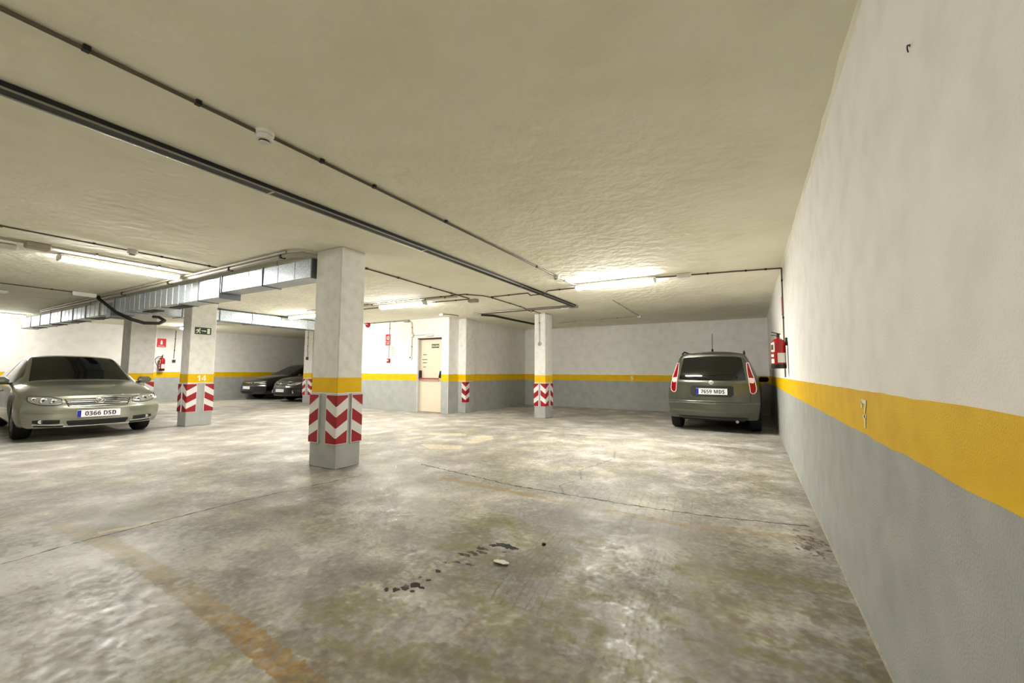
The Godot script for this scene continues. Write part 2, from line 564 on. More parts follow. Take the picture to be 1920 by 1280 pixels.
	for i in 60:
		blob(im, ro, -0.1 + rng.randfn(0, 0.12), -3.2 + rng.randfn(0, 0.18), rng.randf_range(0.006, 0.03), rng.randf_range(0.006, 0.015), Color(0.36, 0.31, 0.21), 0.45, scale, i)
	for i in 240:
		blob(im, ro, rng.randf_range(-5.8, 0.35), rng.randf_range(-7.0, -1.0), rng.randf_range(0.004, 0.02), rng.randf_range(0.003, 0.012), Color(0.28, 0.25, 0.19), 0.5, scale, i)
	# olive and brown grime in the near bay
	for i in 420:
		blob(im, ro, rng.randf_range(-1.9, 0.45), rng.randf_range(-2.9, -0.5), rng.randf_range(0.03, 0.2), rng.randf_range(0.02, 0.12), Color(0.44, 0.42, 0.20) if i % 4 else Color(0.38, 0.31, 0.22), 0.36, scale, i, 0.65)
	for i in 260:
		blob(im, ro, rng.randf_range(-3.4, -0.6), rng.randf_range(-2.6, -0.5), rng.randf_range(0.03, 0.16), rng.randf_range(0.02, 0.09), Color(0.34, 0.31, 0.25), 0.28, scale, i, 0.75)
	# cream remains of a painted arrow
	var cream := Color(0.84, 0.79, 0.63)
	for q in [[[805, 811], [876, 813], [872, 817], [803, 815]], [[893, 818], [922, 817], [926, 823], [886, 831], [874, 828]], [[786, 832], [868, 835], [864, 842], [806, 841]], [[742, 823], [792, 817], [794, 820], [760, 825]]]:
		var p := []
		for uv in q:
			var d := Basis(Vector3.UP, deg_to_rad(29.70)) * Basis(Vector3.RIGHT, deg_to_rad(4.16)) * Basis(Vector3.BACK, deg_to_rad(0.32)) * Vector3((uv[0] - 960.0) / 783.2, -(uv[1] - 640.0) / 783.2, -1.0)
			p.append([d.x * -1.144 / d.y, d.z * -1.144 / d.y])
		paint(im, ro, p, cream, 0.7, 0.3, scale, -1.0, 15)
	mats["floor_near"] = floor_mat(im, ro)
	var far := floor_base(1024, 1024, 52.0, 77, 0.2, 0.63, 0.85)
	mats["floor_far"] = floor_mat(far[0], far[1])

func floor_mat(im: Image, ro: Image) -> StandardMaterial3D:
	im.generate_mipmaps()
	var m := StandardMaterial3D.new()
	m.albedo_texture = ImageTexture.create_from_image(im)
	m.roughness = 1.0
	m.roughness_texture = ImageTexture.create_from_image(ro)
	m.roughness_texture_channel = BaseMaterial3D.TEXTURE_CHANNEL_RED
	m.metallic_specular = 0.5
	m.normal_enabled = true
	m.normal_scale = 0.35
	var bump: Image = ro.duplicate()
	bump.bump_map_to_normal_map(2.0)
	m.normal_texture = ImageTexture.create_from_image(bump)
	return m

func floor_quad(st: SurfaceTool, x0: float, z0: float, x1: float, z1: float, o: Vector2, size: Vector2) -> void:
	var c := [Vector3(x0, 0, z0), Vector3(x1, 0, z0), Vector3(x1, 0, z1), Vector3(x0, 0, z1)]
	for i in [0, 1, 2, 0, 2, 3]:
		var p: Vector3 = c[i]
		st.set_normal(Vector3.UP)
		st.set_uv(Vector2((p.x - o.x) / size.x, (p.z - o.y) / size.y))
		st.add_vertex(p)

func jitter(s: float, k: float) -> float:
	return 0.004 * sin(s * 9.1 + k) + 0.003 * sin(s * 23.7 + k * 2.0) + 0.002 * sin(s * 61.0 + k)

# a painted wall: slab with thickness, grey dado and yellow band a coat of paint proud of it
func wall_piece(parent: Node, a: Vector2, b: Vector2, n: Vector2, thick := 0.2, y0 := 0.0, y1 := HGT) -> void:
	var d := (b - a).normalized()
	var L := (b - a).length()
	var mid := (a + b) * 0.5 - n * thick * 0.5
	var bas := Basis(Vector3(d.x, 0, d.y), Vector3.UP, Vector3(d.x, 0, d.y).cross(Vector3.UP))
	var o := boxpart("plaster", "white", parent, Vector3(mid.x, (y0 + y1) * 0.5, mid.y), Vector3(L, y1 - y0, thick), 0.0, bas)
	o.name = "plaster"
	if y0 > 1.0:
		return
	var steps := maxi(2, int(L / 0.12))
	for band in [["grey_dado", "grey", 0.0, 0.88, 0.002], ["yellow_band", "yellow", 0.88, 1.07, 0.003]]:
		var st := begin()
		var off := n * float(band[4])
		var N3 := Vector3(n.x, 0, n.y)
		for i in steps:
			var sa := L * i / steps
			var sb := L * (i + 1) / steps
			var pa := a + d * sa + off
			var pb := a + d * sb + off
			var lo_a: float = 0.0 if band[2] == 0.0 else 0.88 + jitter(sa, 1.0)
			var lo_b: float = 0.0 if band[2] == 0.0 else 0.88 + jitter(sb, 1.0)
			var hi_a: float = (0.88 + jitter(sa, 1.0)) if band[2] == 0.0 else 1.07 + jitter(sa, 4.0) * 0.5
			var hi_b: float = (0.88 + jitter(sb, 1.0)) if band[2] == 0.0 else 1.07 + jitter(sb, 4.0) * 0.5
			quad(st, Vector3(pa.x, lo_a, pa.y), Vector3(pb.x, lo_b, pb.y), Vector3(pb.x, hi_b, pb.y), Vector3(pa.x, hi_a, pa.y), N3)
			var qa := a + d * sa - n * 0.002
			var qb := a + d * sb - n * 0.002
			quad(st, Vector3(pa.x, hi_a, pa.y), Vector3(pb.x, hi_b, pb.y), Vector3(qb.x, hi_b, qb.y), Vector3(qa.x, hi_a, qa.y), Vector3.UP)
			quad(st, Vector3(pa.x, lo_a, pa.y), Vector3(pb.x, lo_b, pb.y), Vector3(qb.x, lo_b, qb.y), Vector3(qa.x, lo_a, qa.y), Vector3.DOWN)
		for e in 2:
			var p := (a if e == 0 else b) + off
			var q := (a if e == 0 else b) - n * 0.002
			quad(st, Vector3(p.x, band[2], p.y), Vector3(q.x, band[2], q.y), Vector3(q.x, band[3], q.y), Vector3(p.x, band[3], p.y), Vector3(d.x, 0, d.y) * (-1.0 if e == 0 else 1.0))
		commit(st, band[0], band[1], parent)

# uneven bead of mortar or plaster along a junction
func bead(parent: Node, called: String, m: String, a: Vector3, b: Vector3, n: Vector3, up: Vector3, r: float) -> void:
	var st := begin()
	var L := a.distance_to(b)
	var steps := int(L / 0.09)
	var prev := []
	var nz := FastNoiseLite.new()
	nz.seed = 4
	nz.frequency = 1.6
	st.set_smooth_group(0)
	for i in steps + 1:
		var p := a.lerp(b, float(i) / steps)
		var k := r * (1.0 + 0.75 * nz.get_noise_1d(L * i / steps) + 0.35 * nz.get_noise_1d(31.0 + 4.0 * L * i / steps))
		var j := r * (1.0 + 0.7 * nz.get_noise_1d(90.0 + L * i / steps))
		var ring := [p + n * j, p + n * j * 0.75 + up * k * 0.7, p + up * k * 1.4]
		if i > 0:
			for s in 2:
				quad(st, prev[s], prev[s + 1], ring[s + 1], ring[s], n + up)
		prev = ring
	commit(st, called, m, parent)

func build_shell() -> void:
	floor_materials()
	# floor
	var fl := MeshInstance3D.new()
	fl.name = "floor"
	fl.set_meta("kind", "structure")
	var st := begin()
	floor_quad(st, NX0, NZ0, NX1, NZ1, Vector2(NX0, NZ0), Vector2(NX1 - NX0, NZ1 - NZ0))
	st.generate_tangents()
	var am: ArrayMesh = st.commit()
	am.surface_set_material(0, mats["floor_near"])
	st = begin()
	var o := Vector2(LX, -15.2)
	var sz := Vector2(19.7, 19.7)
	floor_quad(st, LX - 0.2, -15.2, NX0, FZ + 0.2, o, sz)
	floor_quad(st, NX0, -15.2, RX + 0.2, NZ0, o, sz)
	floor_quad(st, NX0, NZ1, RX + 0.2, FZ + 0.2, o, sz)
	floor_quad(st, NX1, NZ0, RX + 0.2, NZ1, o, sz)
	st.generate_tangents()
	st.commit(am)
	am.surface_set_material(1, mats["floor_far"])
	fl.mesh = am
	add_child(fl)
	boxpart("slab", "mortar", fl, Vector3((LX + RX) * 0.5, -0.11, -6.0), Vector3(RX - LX + 0.4, 0.2, 18.8))
	# ceiling
	var ce := boxpart("ceiling", "ceiling", self, Vector3((LX + RX) * 0.5, HGT + 0.1, -6.0), Vector3(RX - LX + 0.4, 0.2, 18.8))
	ce.set_meta("kind", "structure")
	# walls
	var w := structure("wall_right")
	wall_piece(w, Vector2(RX, FZ), Vector2(RX, BZ), Vector2(-1, 0))
	bead(w, "plaster_bead", "ceiling", Vector3(RX, HGT, 1.0), Vector3(RX, HGT, BZ), Vector3.LEFT, Vector3.DOWN, 0.016)
	bead(w, "mortar_bead", "mortar", Vector3(RX, 0, 1.0), Vector3(RX, 0, BZ), Vector3.LEFT, Vector3.UP, 0.009)
	w = structure("wall_back")
	wall_piece(w, Vector2(-7.1, BZ), Vector2(RX, BZ), Vector2(0, 1))
	w = structure("wall_left")
	wall_piece(w, Vector2(LX, FZ), Vector2(LX, -15.0), Vector2(1, 0))
	w = structure("wall_back_left")
	wall_piece(w, Vector2(LX, -15.0), Vector2(-12.0, -15.0), Vector2(0, 1))
	w = structure("wall_front")
	wall_piece(w, Vector2(LX, FZ), Vector2(RX, FZ), Vector2(0, -1))
	w = structure("wall_core")
	wall_piece(w, Vector2(-12.2, CZ), Vector2(-8.28, CZ), Vector2(0, 1))
	wall_piece(w, Vector2(-7.40, CZ), Vector2(-7.16, CZ), Vector2(0, 1), 0.15)
	wall_piece(w, Vector2(-8.28, CZ), Vector2(-7.40, CZ), Vector2(0, 1), 0.2, 2.09, HGT)
	wall_piece(w, Vector2(-12.2, CZ), Vector2(-12.2, -15.0), Vector2(-1, 0))
	wall_piece(w, Vector2(-7.15, CZ + 0.001), Vector2(-7.15, -9.6), Vector2(1, 0), 0.19)
	wall_piece(w, Vector2(-6.95, -9.7), Vector2(-6.95, BZ), Vector2(1, 0))

# ---------------------------------------------------------------- pillars with corner guards
func guard_points(s: float) -> Vector3:
	return Vector3.ZERO

# corner (x, z) with outward signs sx, sz; leg length l
func corner_guard(parent: Node, x: float, z: float, sx: float, sz: float, lx: float, lz: float) -> void:
	var y0 := 0.285
	var y1 := 0.865
	var th := 0.014
	var st := begin()
	# white angle: outline in plan, pushed up
	var plan := [Vector2(-lx, 0), Vector2(-lx, th), Vector2(-0.01, th), Vector2(th * 0.7, th * 0.7), Vector2(th, -0.01), Vector2(th, -lz), Vector2(0, -lz), Vector2(0, 0)]
	var poly := PackedVector2Array()
	for p in plan:
		poly.append(Vector2(p.x * sx + x, p.y * sz + z))
	var t := Transform3D(Basis(Vector3.RIGHT, Vector3.BACK, Vector3.UP), Vector3(0, y0, 0))
	if sx * sz < 0:
		poly.reverse()
	prism(st, poly, y1 - y0, t)
	var g := commit(st, "corner_guard", "guard_white", parent)
	# red chevron stripes, lowest at the corner
	var at_corner := [0.008, 0.138, 0.259, 0.389, 0.505, 0.572]
	var at_edge := [0.008, 0.035, 0.165, 0.30, 0.42, 0.572]
	var e := th + 0.0015
	for k in 3:
		var ct: float = at_corner[k * 2]
		var cb: float = at_corner[k * 2 + 1]
		var et: float = at_edge[k * 2]
		var eb: float = at_edge[k * 2 + 1]
		if k == 0:
			ct = 0.008
			et = 0.008
		var s2 := begin()
		var xe := x + sx * e
		var ze := z + sz * e
		var li := lx - 0.008
		var lk := lz - 0.008
		# leg along x (faces z)
		quad(s2, Vector3(x - sx * li, y1 - et, ze), Vector3(x + sx * th * 0.3, y1 - ct, ze), Vector3(x + sx * th * 0.3, y1 - cb, ze), Vector3(x - sx * li, y1 - eb, ze), Vector3(0, 0, sz))
		# leg along z (faces x)
		quad(s2, Vector3(xe, y1 - et, z - sz * lk), Vector3(xe, y1 - ct, z + sz * th * 0.3), Vector3(xe, y1 - cb, z + sz * th * 0.3), Vector3(xe, y1 - eb, z - sz * lk), Vector3(sx, 0, 0))
		quad(s2, Vector3(x + sx * th * 0.3, y1 - ct, ze), Vector3(xe, y1 - ct, z + sz * th * 0.3), Vector3(xe, y1 - cb, z + sz * th * 0.3), Vector3(x + sx * th * 0.3, y1 - cb, ze), Vector3(sx, 0, sz))
		commit(s2, "red_stripe", "guard_red", g)

func pillar(label: String, x0: float, x1: float, z0: float, z1: float, corners: Array) -> Node3D:
	var p := thing("pillar", label, "pillar", Vector3.ZERO, "painted concrete pillars")
	var c := Vector3((x0 + x1) * 0.5, 0, (z0 + z1) * 0.5)
	p.position = c
	var w := x1 - x0
	var d := z1 - z0
	boxpart("shaft", "pillar_white", p, Vector3(0, HGT * 0.5, 0), Vector3(w, HGT, d), 0.008)
	boxpart("grey_base", "grey", p, Vector3(0, 0.44, 0), Vector3(w + 0.004, 0.88, d + 0.004), 0.009)
	boxpart("yellow_band", "yellow", p, Vector3(0, 0.975, 0), Vector3(w + 0.006, 0.19, d + 0.006), 0.009)
	for s in corners:
		corner_guard(p, w * 0.5 * s[0] + 0.002 * s[0], d * 0.5 * s[1] + 0.002 * s[1], s[0], s[1], minf(0.17, w * 0.43), minf(0.17, d * 0.43))
	return p

const ALL := [[1.0, 1.0], [-1.0, 1.0], [1.0, -1.0], [-1.0, -1.0]]

func build_pillars() -> void:
	pillar("large square pillar in the middle, nearest, with three striped corner guards in view", -4.69, -4.22, -3.62, -3.265, ALL)
	var p := pillar("pillar with the number 14 and a green exit sign", -10.33, -9.98, -4.63, -4.16, ALL)
	var num := thing("painted_number", "white number 14 on the yellow band of a pillar", "number", Vector3(-9.975, 0.975, -4.40))
	words("digits", "14", "number", num, 0.115, facing(Vector3.RIGHT, Vector3(0.003, 0, 0)))
	pillar("slim white pillar with a small switch box before the back wall", -4.75, -4.45, -9.91, -9.48, ALL)
	pillar("far pillar beside the two black cars", -13.87, -13.40, -9.75, -9.30, ALL)
	pillar("pillar standing behind the silver saloon car", -13.10, -12.65, -4.55, -4.06, ALL)
	pillar("pilaster on the corner of the stair core with one striped guard", -7.18, -6.90, -9.92, -9.50, [[1.0, 1.0]])

# ---------------------------------------------------------------- tube lights
# origin at the ceiling over the middle of the fitting; local x runs along the tube
func tube_light(label: String, at: Vector3, turn: float, share := 100) -> void:
	var t := thing("tube_light", label, "light", at, "fluorescent tube lights", turn)
	var L := 1.27
	boxpart("housing", "pvc_white", t, Vector3(0, -0.028, 0), Vector3(L, 0.05, 0.16), 0.012)
	var st := begin()
	var sec := []
	for i in 9:
		var a := PI * 0.92 + PI * 1.16 * i / 8.0
		sec.append(Vector2(cos(a) * 0.075, sin(a) * 0.05))
	st.set_smooth_group(0)
	for i in 8:
		var p: Vector2 = sec[i]
		var q: Vector2 = sec[i + 1]
		quad(st, Vector3(-L * 0.49, p.y - 0.05, p.x), Vector3(L * 0.49, p.y - 0.05, p.x), Vector3(L * 0.49, q.y - 0.05, q.x), Vector3(-L * 0.49, q.y - 0.05, q.x), Vector3(0, p.y + q.y, p.x + q.x))
	st.set_smooth_group(-1)
	for s in [-1.0, 1.0]:
		for i in range(0, 8):
			tri(st, Vector3(s * L * 0.49, -0.05, 0), Vector3(s * L * 0.49, sec[i].y - 0.05, sec[i].x), Vector3(s * L * 0.49, sec[i + 1].y - 0.05, sec[i + 1].x), Vector3(s, 0, 0))
	commit(st, "diffuser", "diffuser_%d" % share, t)
	for s in [-1.0, 1.0]:
		boxpart("end_cap", "pvc_white", t, Vector3(s * (L * 0.5 + 0.004), -0.05, 0), Vector3(0.03, 0.085, 0.155), 0.012)
	var al := AreaLight3D.new()
	al.name = "tube_glow"
	al.area_size = Vector2(L * 0.97, 0.11)
	al.light_color = Color(1.0, 0.985, 0.96)
	al.light_energy = TUBE_ENERGY * share / 100.0
	al.shadow_enabled = true
	al.set("area_range", 40.0)
	al.set("area_attenuation", 2.0)
	t.add_child(al)
	al.position = Vector3(0, -0.108, 0)
	al.rotation_degrees = Vector3(-90, 0, 0)

func build_lights() -> void:
	var y := HGT
	tube_light("lit tube light over the green-grey people carrier, nearest the right wall", Vector3(-1.90, y, -6.67), 0.0)
	tube_light("lit tube light hanging before the exit door", Vector3(-6.60, y, -6.70), 0.0, 75)
	tube_light("lit tube light half hidden behind the near pillar", Vector3(-10.2, y, -6.84), 0.0, 75)
	tube_light("long bright tube light on the left, before the metal duct", Vector3(-7.72, y, -2.35), PI / 2, 65)
	tube_light("tube light cut by the left edge, over the far wall", Vector3(-17.2, y, -2.62), PI / 2, 30)
	tube_light("tube light on the ceiling out of view behind the camera", Vector3(-1.7, y, 2.2), 0.0, 35)
	tube_light("tube light almost wholly hidden behind the numbered pillar", Vector3(-16.38, y, -6.84), 0.0, 65)
	# emergency lights (unlit boxes)
	emergency("white emergency light on the ceiling conduit beside the right-hand tube light", Vector3(-0.83, HGT - 0.03, -6.68), 0.0, 0.20)
	emergency("emergency light over the exit door, on a conduit stub", Vector3(-7.80, 2.17, CZ + 0.04), 0.0, 0.26)
	emergency("small white emergency light at the top of the stair core corner", Vector3(-6.9, HGT - 0.03, -8.42), 0.0, 0.12)
	emergency("emergency light on the ceiling at the left edge, nearer one", Vector3(-7.68, HGT - 0.035, -1.22), PI / 2, 0.24)
	emergency("emergency light on the ceiling at the left edge, farther one", Vector3(-12.25, HGT - 0.035, -1.95), PI / 2, 0.26)

func emergency(label: String, at: Vector3, turn: float, w: float) -> void:
	var t := thing("emergency_light", label, "light", at, "emergency lights", turn)
	boxpart("casing", "pvc_white", t, Vector3.ZERO, Vector3(w, 0.055, 0.08), 0.01)
	boxpart("lens", "guard_white", t, Vector3(0, -0.028, 0.012), Vector3(w * 0.8, 0.02, 0.05), 0.006)

# ---------------------------------------------------------------- galvanised ventilation ducts
# a run of rectangular duct along local x from 0 to L: one panel per sheet, flanges between
func duct_run(parent: Node, L: float, y0: float, y1: float, depth: float, sheet: float, x0: float) -> void:
	var n := maxi(1, int(round(L / sheet)))
	for i in n:
		var w := L / n
		var cx := x0 + w * (i + 0.5)
		boxpart("sheet_section", "galvanised", parent, Vector3(cx, (y0 + y1) * 0.5, -depth * 0.5), Vector3(w - 0.012, y1 - y0, depth), 0.006)
		boxpart("flange", "duct_seam", parent, Vector3(x0 + w * i, (y0 + y1) * 0.5, -depth * 0.5), Vector3(0.022, y1 - y0 + 0.024, depth + 0.024), 0.004)
		# pressed cross ribs on the face
		for k in [0.33, 0.67]:
			boxpart("rib", "galvanised", parent, Vector3(x0 + w * (i + k), (y0 + y1) * 0.5, 0.0), Vector3(0.012, (y1 - y0) * 0.96, 0.008), 0.003)
	boxpart("flange", "duct_seam", parent, Vector3(x0 + L, (y0 + y1) * 0.5, -depth * 0.5), Vector3(0.022, y1 - y0 + 0.024, depth + 0.024), 0.004)

func grille(parent: Node, at: Vector3, w: float, d: float) -> void:
	var g := boxpart("grille", "black", parent, at, Vector3(w, 0.012, d), 0.0)
	for i in 4:
		boxpart("slat", "duct_seam", g, at + Vector3(0, -0.008, -d * 0.5 + d * (i + 0.5) / 4.0), Vector3(w, 0.006, 0.008))

func build_ducts() -> void:
	var t := thing("ventilation_duct", "long galvanised sheet-metal duct under the ceiling, left of the near pillar", "duct", Vector3(0, 0, -3.24))
	duct_run(t, 2.15, 2.315, 2.555, 0.26, 1.05, -6.90)
	duct_run(t, 3.95, 2.245, 2.55, 0.29, 0.66, -10.90)
	duct_run(t, 6.35, 2.262, 2.52, 0.30, 0.80, -17.30)
	boxpart("transition", "galvanised", t, Vector3(-10.95, 2.38, -0.17), Vector3(0.12, 0.26, 0.32), 0.01)
	boxpart("damper_box", "duct_seam", t, Vector3(-11.15, 2.33, -0.12), Vector3(0.24, 0.30, 0.30), 0.01)
	for g in [[-8.6, 2.238, 0.5], [-9.7, 2.238, 0.5], [-12.3, 2.256, 0.6], [-13.6, 2.256, 0.5], [-15.0, 2.256, 0.5], [-16.6, 2.256, 0.5]]:
		grille(t, Vector3(g[0], g[1], -0.18), g[2], 0.16)
	for x in [-5.6, -7.6, -9.6, -12.5, -15.2]:
		tubepart("hanger", "steel", t, [Vector3(x, 2.52, -0.06), Vector3(x, HGT, -0.06)], 0.006, 6)
		tubepart("hanger", "steel", t, [Vector3(x, 2.52, -0.22), Vector3(x, HGT, -0.22)], 0.006, 6)
	# side branch running away along the ceiling to the stair core
	var d := thing("ventilation_branch", "second galvanised duct running from behind the numbered pillar towards the exit core", "duct", Vector3(-11.1, 0, -3.68), "", PI / 2)
	duct_run(d, 5.35, 2.34, 2.60, 0.45, 0.76, 0.0)
	for x in [0.8, 2.6, 4.4]:
		tubepart("hanger", "steel", d, [Vector3(x, 2.59, -0.1), Vector3(x, HGT, -0.1)], 0.006, 6)

# ---------------------------------------------------------------- conduits and cables
# conduit with clips; path in metres
func conduit(called: String, label: String, category: String, m: String, path: Array, r: float, clips: Array, clip_m := "black", group := "") -> Node3D:
	var t := thing(called, label, category, Vector3.ZERO, group)
	tubepart("pipe", m, t, path, r, 8)
	for c in clips:
		var p: Vector3 = c[0]
		var d: Vector3 = (c[1] as Vector3).normalized()
		var side := d.cross(Vector3.UP if absf(d.y) < 0.8 else Vector3.RIGHT).normalized()
		var b := Basis(d, side.cross(d).normalized(), side)
		boxpart("clip", clip_m, t, p, Vector3(0.028 if r < 0.015 else 0.035, r * 2.4, r * 2.8), 0.002, b)
	return t

func along(path: Array, spots: Array) -> Array:
	var out := []
	for s in spots:
		var i := int(s)
		var a: Vector3 = path[i]
		var b: Vector3 = path[i + 1]
		out.append([a.lerp(b, s - i), b - a])
	return out

func junction(label: String, at: Vector3, s: Vector3, m := "pvc") -> void:
	var t := thing("junction_box", label, "junction box", at, "junction boxes")
	boxpart("body", m, t, Vector3.ZERO, s, 0.006)
	boxpart("lid", m, t, Vector3(0, -s.y * 0.5 - 0.004, 0), Vector3(s.x * 0.94, 0.01, s.z * 0.94), 0.003)

func detector(label: String, at: Vector3) -> void:
	var t := thing("smoke_detector", label, "smoke detector", at, "smoke detectors")
	lathepart("base", "pvc_white", t, [Vector2(0, 0), Vector2(0.055, 0), Vector2(0.055, -0.022), Vector2(0.05, -0.026), Vector2(0, -0.026)])
	lathepart("dome", "pvc_white", t, [Vector2(0.046, -0.026), Vector2(0.05, -0.045), Vector2(0.044, -0.056), Vector2(0.03, -0.058)])
	lathepart("vent_slot", "black", t, [Vector2(0.03, -0.058), Vector2(0.03, -0.066), Vector2(0.028, -0.07)])
	lathepart("cap", "pvc_white", t, [Vector2(0.03, -0.068), Vector2(0.028, -0.074), Vector2(0.0, -0.078)])

func build_conduits() -> void:
	var y := HGT - 0.016
	# thin conduit with detectors, right of the trunking
	var p := [Vector3(-2.68, y, 2.6), Vector3(-2.62, y, -1.36), Vector3(-2.60, y, -1.48), Vector3(-2.57, y, -5.85), Vector3(-2.57, y, -6.45), Vector3(-2.52, y, -6.62)]
	conduit("ceiling_conduit", "thin brown conduit along the ceiling carrying two smoke detectors", "conduit", "pvc_dark", p, 0.011,
		[[Vector3(-2.625, y, -0.61), Vector3(0, 0, 1)], [Vector3(-2.62, y, -1.06), Vector3(0, 0, 1)], [Vector3(-2.59, y, -1.81), Vector3(0, 0, 1)], [Vector3(-2.585, y, -2.28), Vector3(0, 0, 1)], [Vector3(-2.575, y, -3.18), Vector3(0, 0, 1)], [Vector3(-2.57, y, -5.2), Vector3(0, 0, 1)], [Vector3(-2.57, y, -6.2), Vector3(0, 0, 1)]])
	detector("round white smoke detector, the nearer one, on the thin brown conduit", Vector3(-2.61, HGT, -1.42))
	detector("small white smoke detector before the right-hand tube light", Vector3(-2.57, HGT, -5.88))
	# cable trunking with steel conduit beside it
	var t := thing("cable_trunking", "dark cable trunking with a bright steel conduit crossing the ceiling", "trunking", Vector3(0, -0.003, 0))
	boxpart("channel", "trim_black", t, Vector3(-3.36, HGT - 0.022, -2.95), Vector3(0.075, 0.044, 11.5), 0.004)
	boxpart("channel_lip", "steel", t, Vector3(-3.402, HGT - 0.040, -2.95), Vector3(0.008, 0.012, 11.5), 0.002)
	boxpart("channel_lip", "steel", t, Vector3(-3.318, HGT - 0.040, -2.95), Vector3(0.008, 0.012, 11.5), 0.002)
	tubepart("steel_conduit", "steel", t, [Vector3(-3.452, y - 0.002, 2.7), Vector3(-3.44, y - 0.002, -8.62)], 0.013, 10)
	for z in [-0.3, -1.45, -2.3, -3.2, -4.2, -5.4, -6.8]:
		boxpart("saddle", "steel", t, Vector3(-3.447, HGT - 0.012, z), Vector3(0.045, 0.026, 0.02), 0.003)
	for z in [-1.9, -3.75, -6.2]:
		boxpart("strap", "steel", t, Vector3(-3.36, HGT - 0.045, z), Vector3(0.10, 0.006, 0.025), 0.002)
	# turn to the left at the far end
	boxpart("elbow", "steel", t, Vector3(-3.39, HGT - 0.03, -8.74), Vector3(0.17, 0.055, 0.12), 0.01)
	for k in 4:
		tubepart("branch_conduit", "pvc_dark" if k % 2 else "steel", t, [Vector3(-3.36, y, -8.66 - 0.045 * k), Vector3(-4.8, y, -8.68 - 0.045 * k), Vector3(-6.1 + 0.1 * k, y, -8.70 - 0.045 * k)], 0.0155, 8)
	boxpart("white_sleeve", "pvc_white", t, Vector3(-3.62, HGT - 0.035, -8.80), Vector3(0.22, 0.045, 0.05), 0.008)
	var cb := thing("black_cable", "thick black cable sagging from the trunking end to behind the slim pillar", "cable")
	tubepart("sheath", "cable", cb, [Vector3(-6.0, y - 0.02, -8.90), Vector3(-5.75, y - 0.03, -9.1), Vector3(-5.6, y - 0.06, -10.0), Vector3(-5.55, y - 0.06, -11.0), Vector3(-5.6, y - 0.03, -11.4), Vector3(-5.6, y - 0.022, -11.5)], 0.028, 10)
	# conduit from the near pillar to the junction box and on to the slim pillar
	p = [Vector3(-4.72, y, -3.72), Vector3(-4.79, y, -4.13), Vector3(-4.86, y, -5.6), Vector3(-4.92, y, -6.86)]
	conduit("ceiling_conduit", "grey conduit from the near pillar to the ceiling junction box", "conduit", "pvc_dark", p, 0.011, along(p, [1.0, 1.45, 2.0, 2.5]))
	junction("flat junction box where ceiling conduits meet before the exit door", Vector3(-4.95, HGT - 0.028, -7.05), Vector3(0.20, 0.055, 0.12))
	p = [Vector3(-5.05, y, -6.42), Vector3(-4.72, y, -6.45), Vector3(-4.5, y, -6.75), Vector3(-4.47, y, -6.95), Vector3(-4.49, y, -7.86), Vector3(-4.52, y, -8.52), Vector3(-4.52, y - 0.036, -8.60), Vector3(-4.53, y - 0.036, -8.90), Vector3(-4.54, y, -8.98), Vector3(-4.58, y, -9.47)]
	conduit("ceiling_conduit", "conduit running on from the junction to the top of the slim pillar", "conduit", "pvc_dark", p, 0.010, along(p, [0.1, 1.1, 3.1, 3.9, 4.6, 7.8]))
	p = [Vector3(-4.44, y, -6.93), Vector3(-3.60, y, -6.90), Vector3(-3.54, y - 0.048, -6.90), Vector3(-3.24, y - 0.048, -6.88), Vector3(-3.18, y, -6.88), Vector3(-2.58, y, -6.86), Vector3(-2.49, y, -6.76)]
	conduit("ceiling_conduit", "cross conduit from the junction to the right-hand tube light", "conduit", "pvc_dark", p, 0.010, along(p, [0.03, 0.5, 4.4]))
	for k in 3:
		var zz: float = [-6.40, -6.53, -6.88][k]
		var path := [Vector3(-5.0, y, zz - 0.05), Vector3(-6.0, y, zz), Vector3(-7.5, y, zz), Vector3(-9.5, y, zz)]
		conduit("ceiling_conduit", ["upper of three parallel conduits above the tube light by the exit door", "middle of three parallel conduits above the tube light by the exit door", "lowest of three parallel conduits above the tube light by the exit door"][k], "conduit", "pvc_dark" if k != 1 else "pvc", path, 0.010, along(path, [0.3, 0.8, 1.4, 1.9, 2.3]), "black", "conduits before the exit door")
	# right wall run with drop to the extinguisher
	p = [Vector3(-1.24, y, -6.70), Vector3(-0.2, y, -6.82), Vector3(RX - 0.016, y, -6.92)]
	conduit("ceiling_conduit", "thin conduit from the right-hand tube light to the right wall", "conduit", "pvc_dark", p, 0.010, along(p, [0.7, 1.3, 1.7]))
	p = [Vector3(RX - 0.012, HGT - 0.02, -6.86), Vector3(RX - 0.012, 1.9, -6.9), Vector3(RX - 0.012, 1.09, -6.95)]
	conduit("wall_conduit", "conduit dropping down the right wall past the red extinguisher", "conduit", "pvc_dark", p, 0.009, along(p, [0.25, 0.97]))
	# faint far run
	p = [Vector3(-2.42, y, -8.41), Vector3(-2.46, y, -9.8), Vector3(-2.50, y, -11.1)]
	conduit("ceiling_conduit", "faint thin conduit over the people carrier ending in a small white box", "conduit", "pvc", p, 0.008, along(p, [0.4, 0.9, 1.5]), "pvc_dark")
	p = [Vector3(-2.50, y, -11.15), Vector3(-4.04, y, -11.38), Vector3(-5.0, y, -11.6)]
	conduit("ceiling_conduit", "faint thin conduit from the small white box behind the slim pillar", "conduit", "pvc", p, 0.008, along(p, [0.4, 0.8, 1.4]), "pvc_dark")
	junction("small white box at the end of the faint ceiling conduit", Vector3(-2.50, HGT - 0.025, -11.15), Vector3(0.09, 0.05, 0.09), "pvc_white")
	# left side runs
	p = [Vector3(-6.72, y, -0.4), Vector3(-6.68, y, -1.75), Vector3(-6.66, y, -3.0), Vector3(-6.64, y, -3.12)]
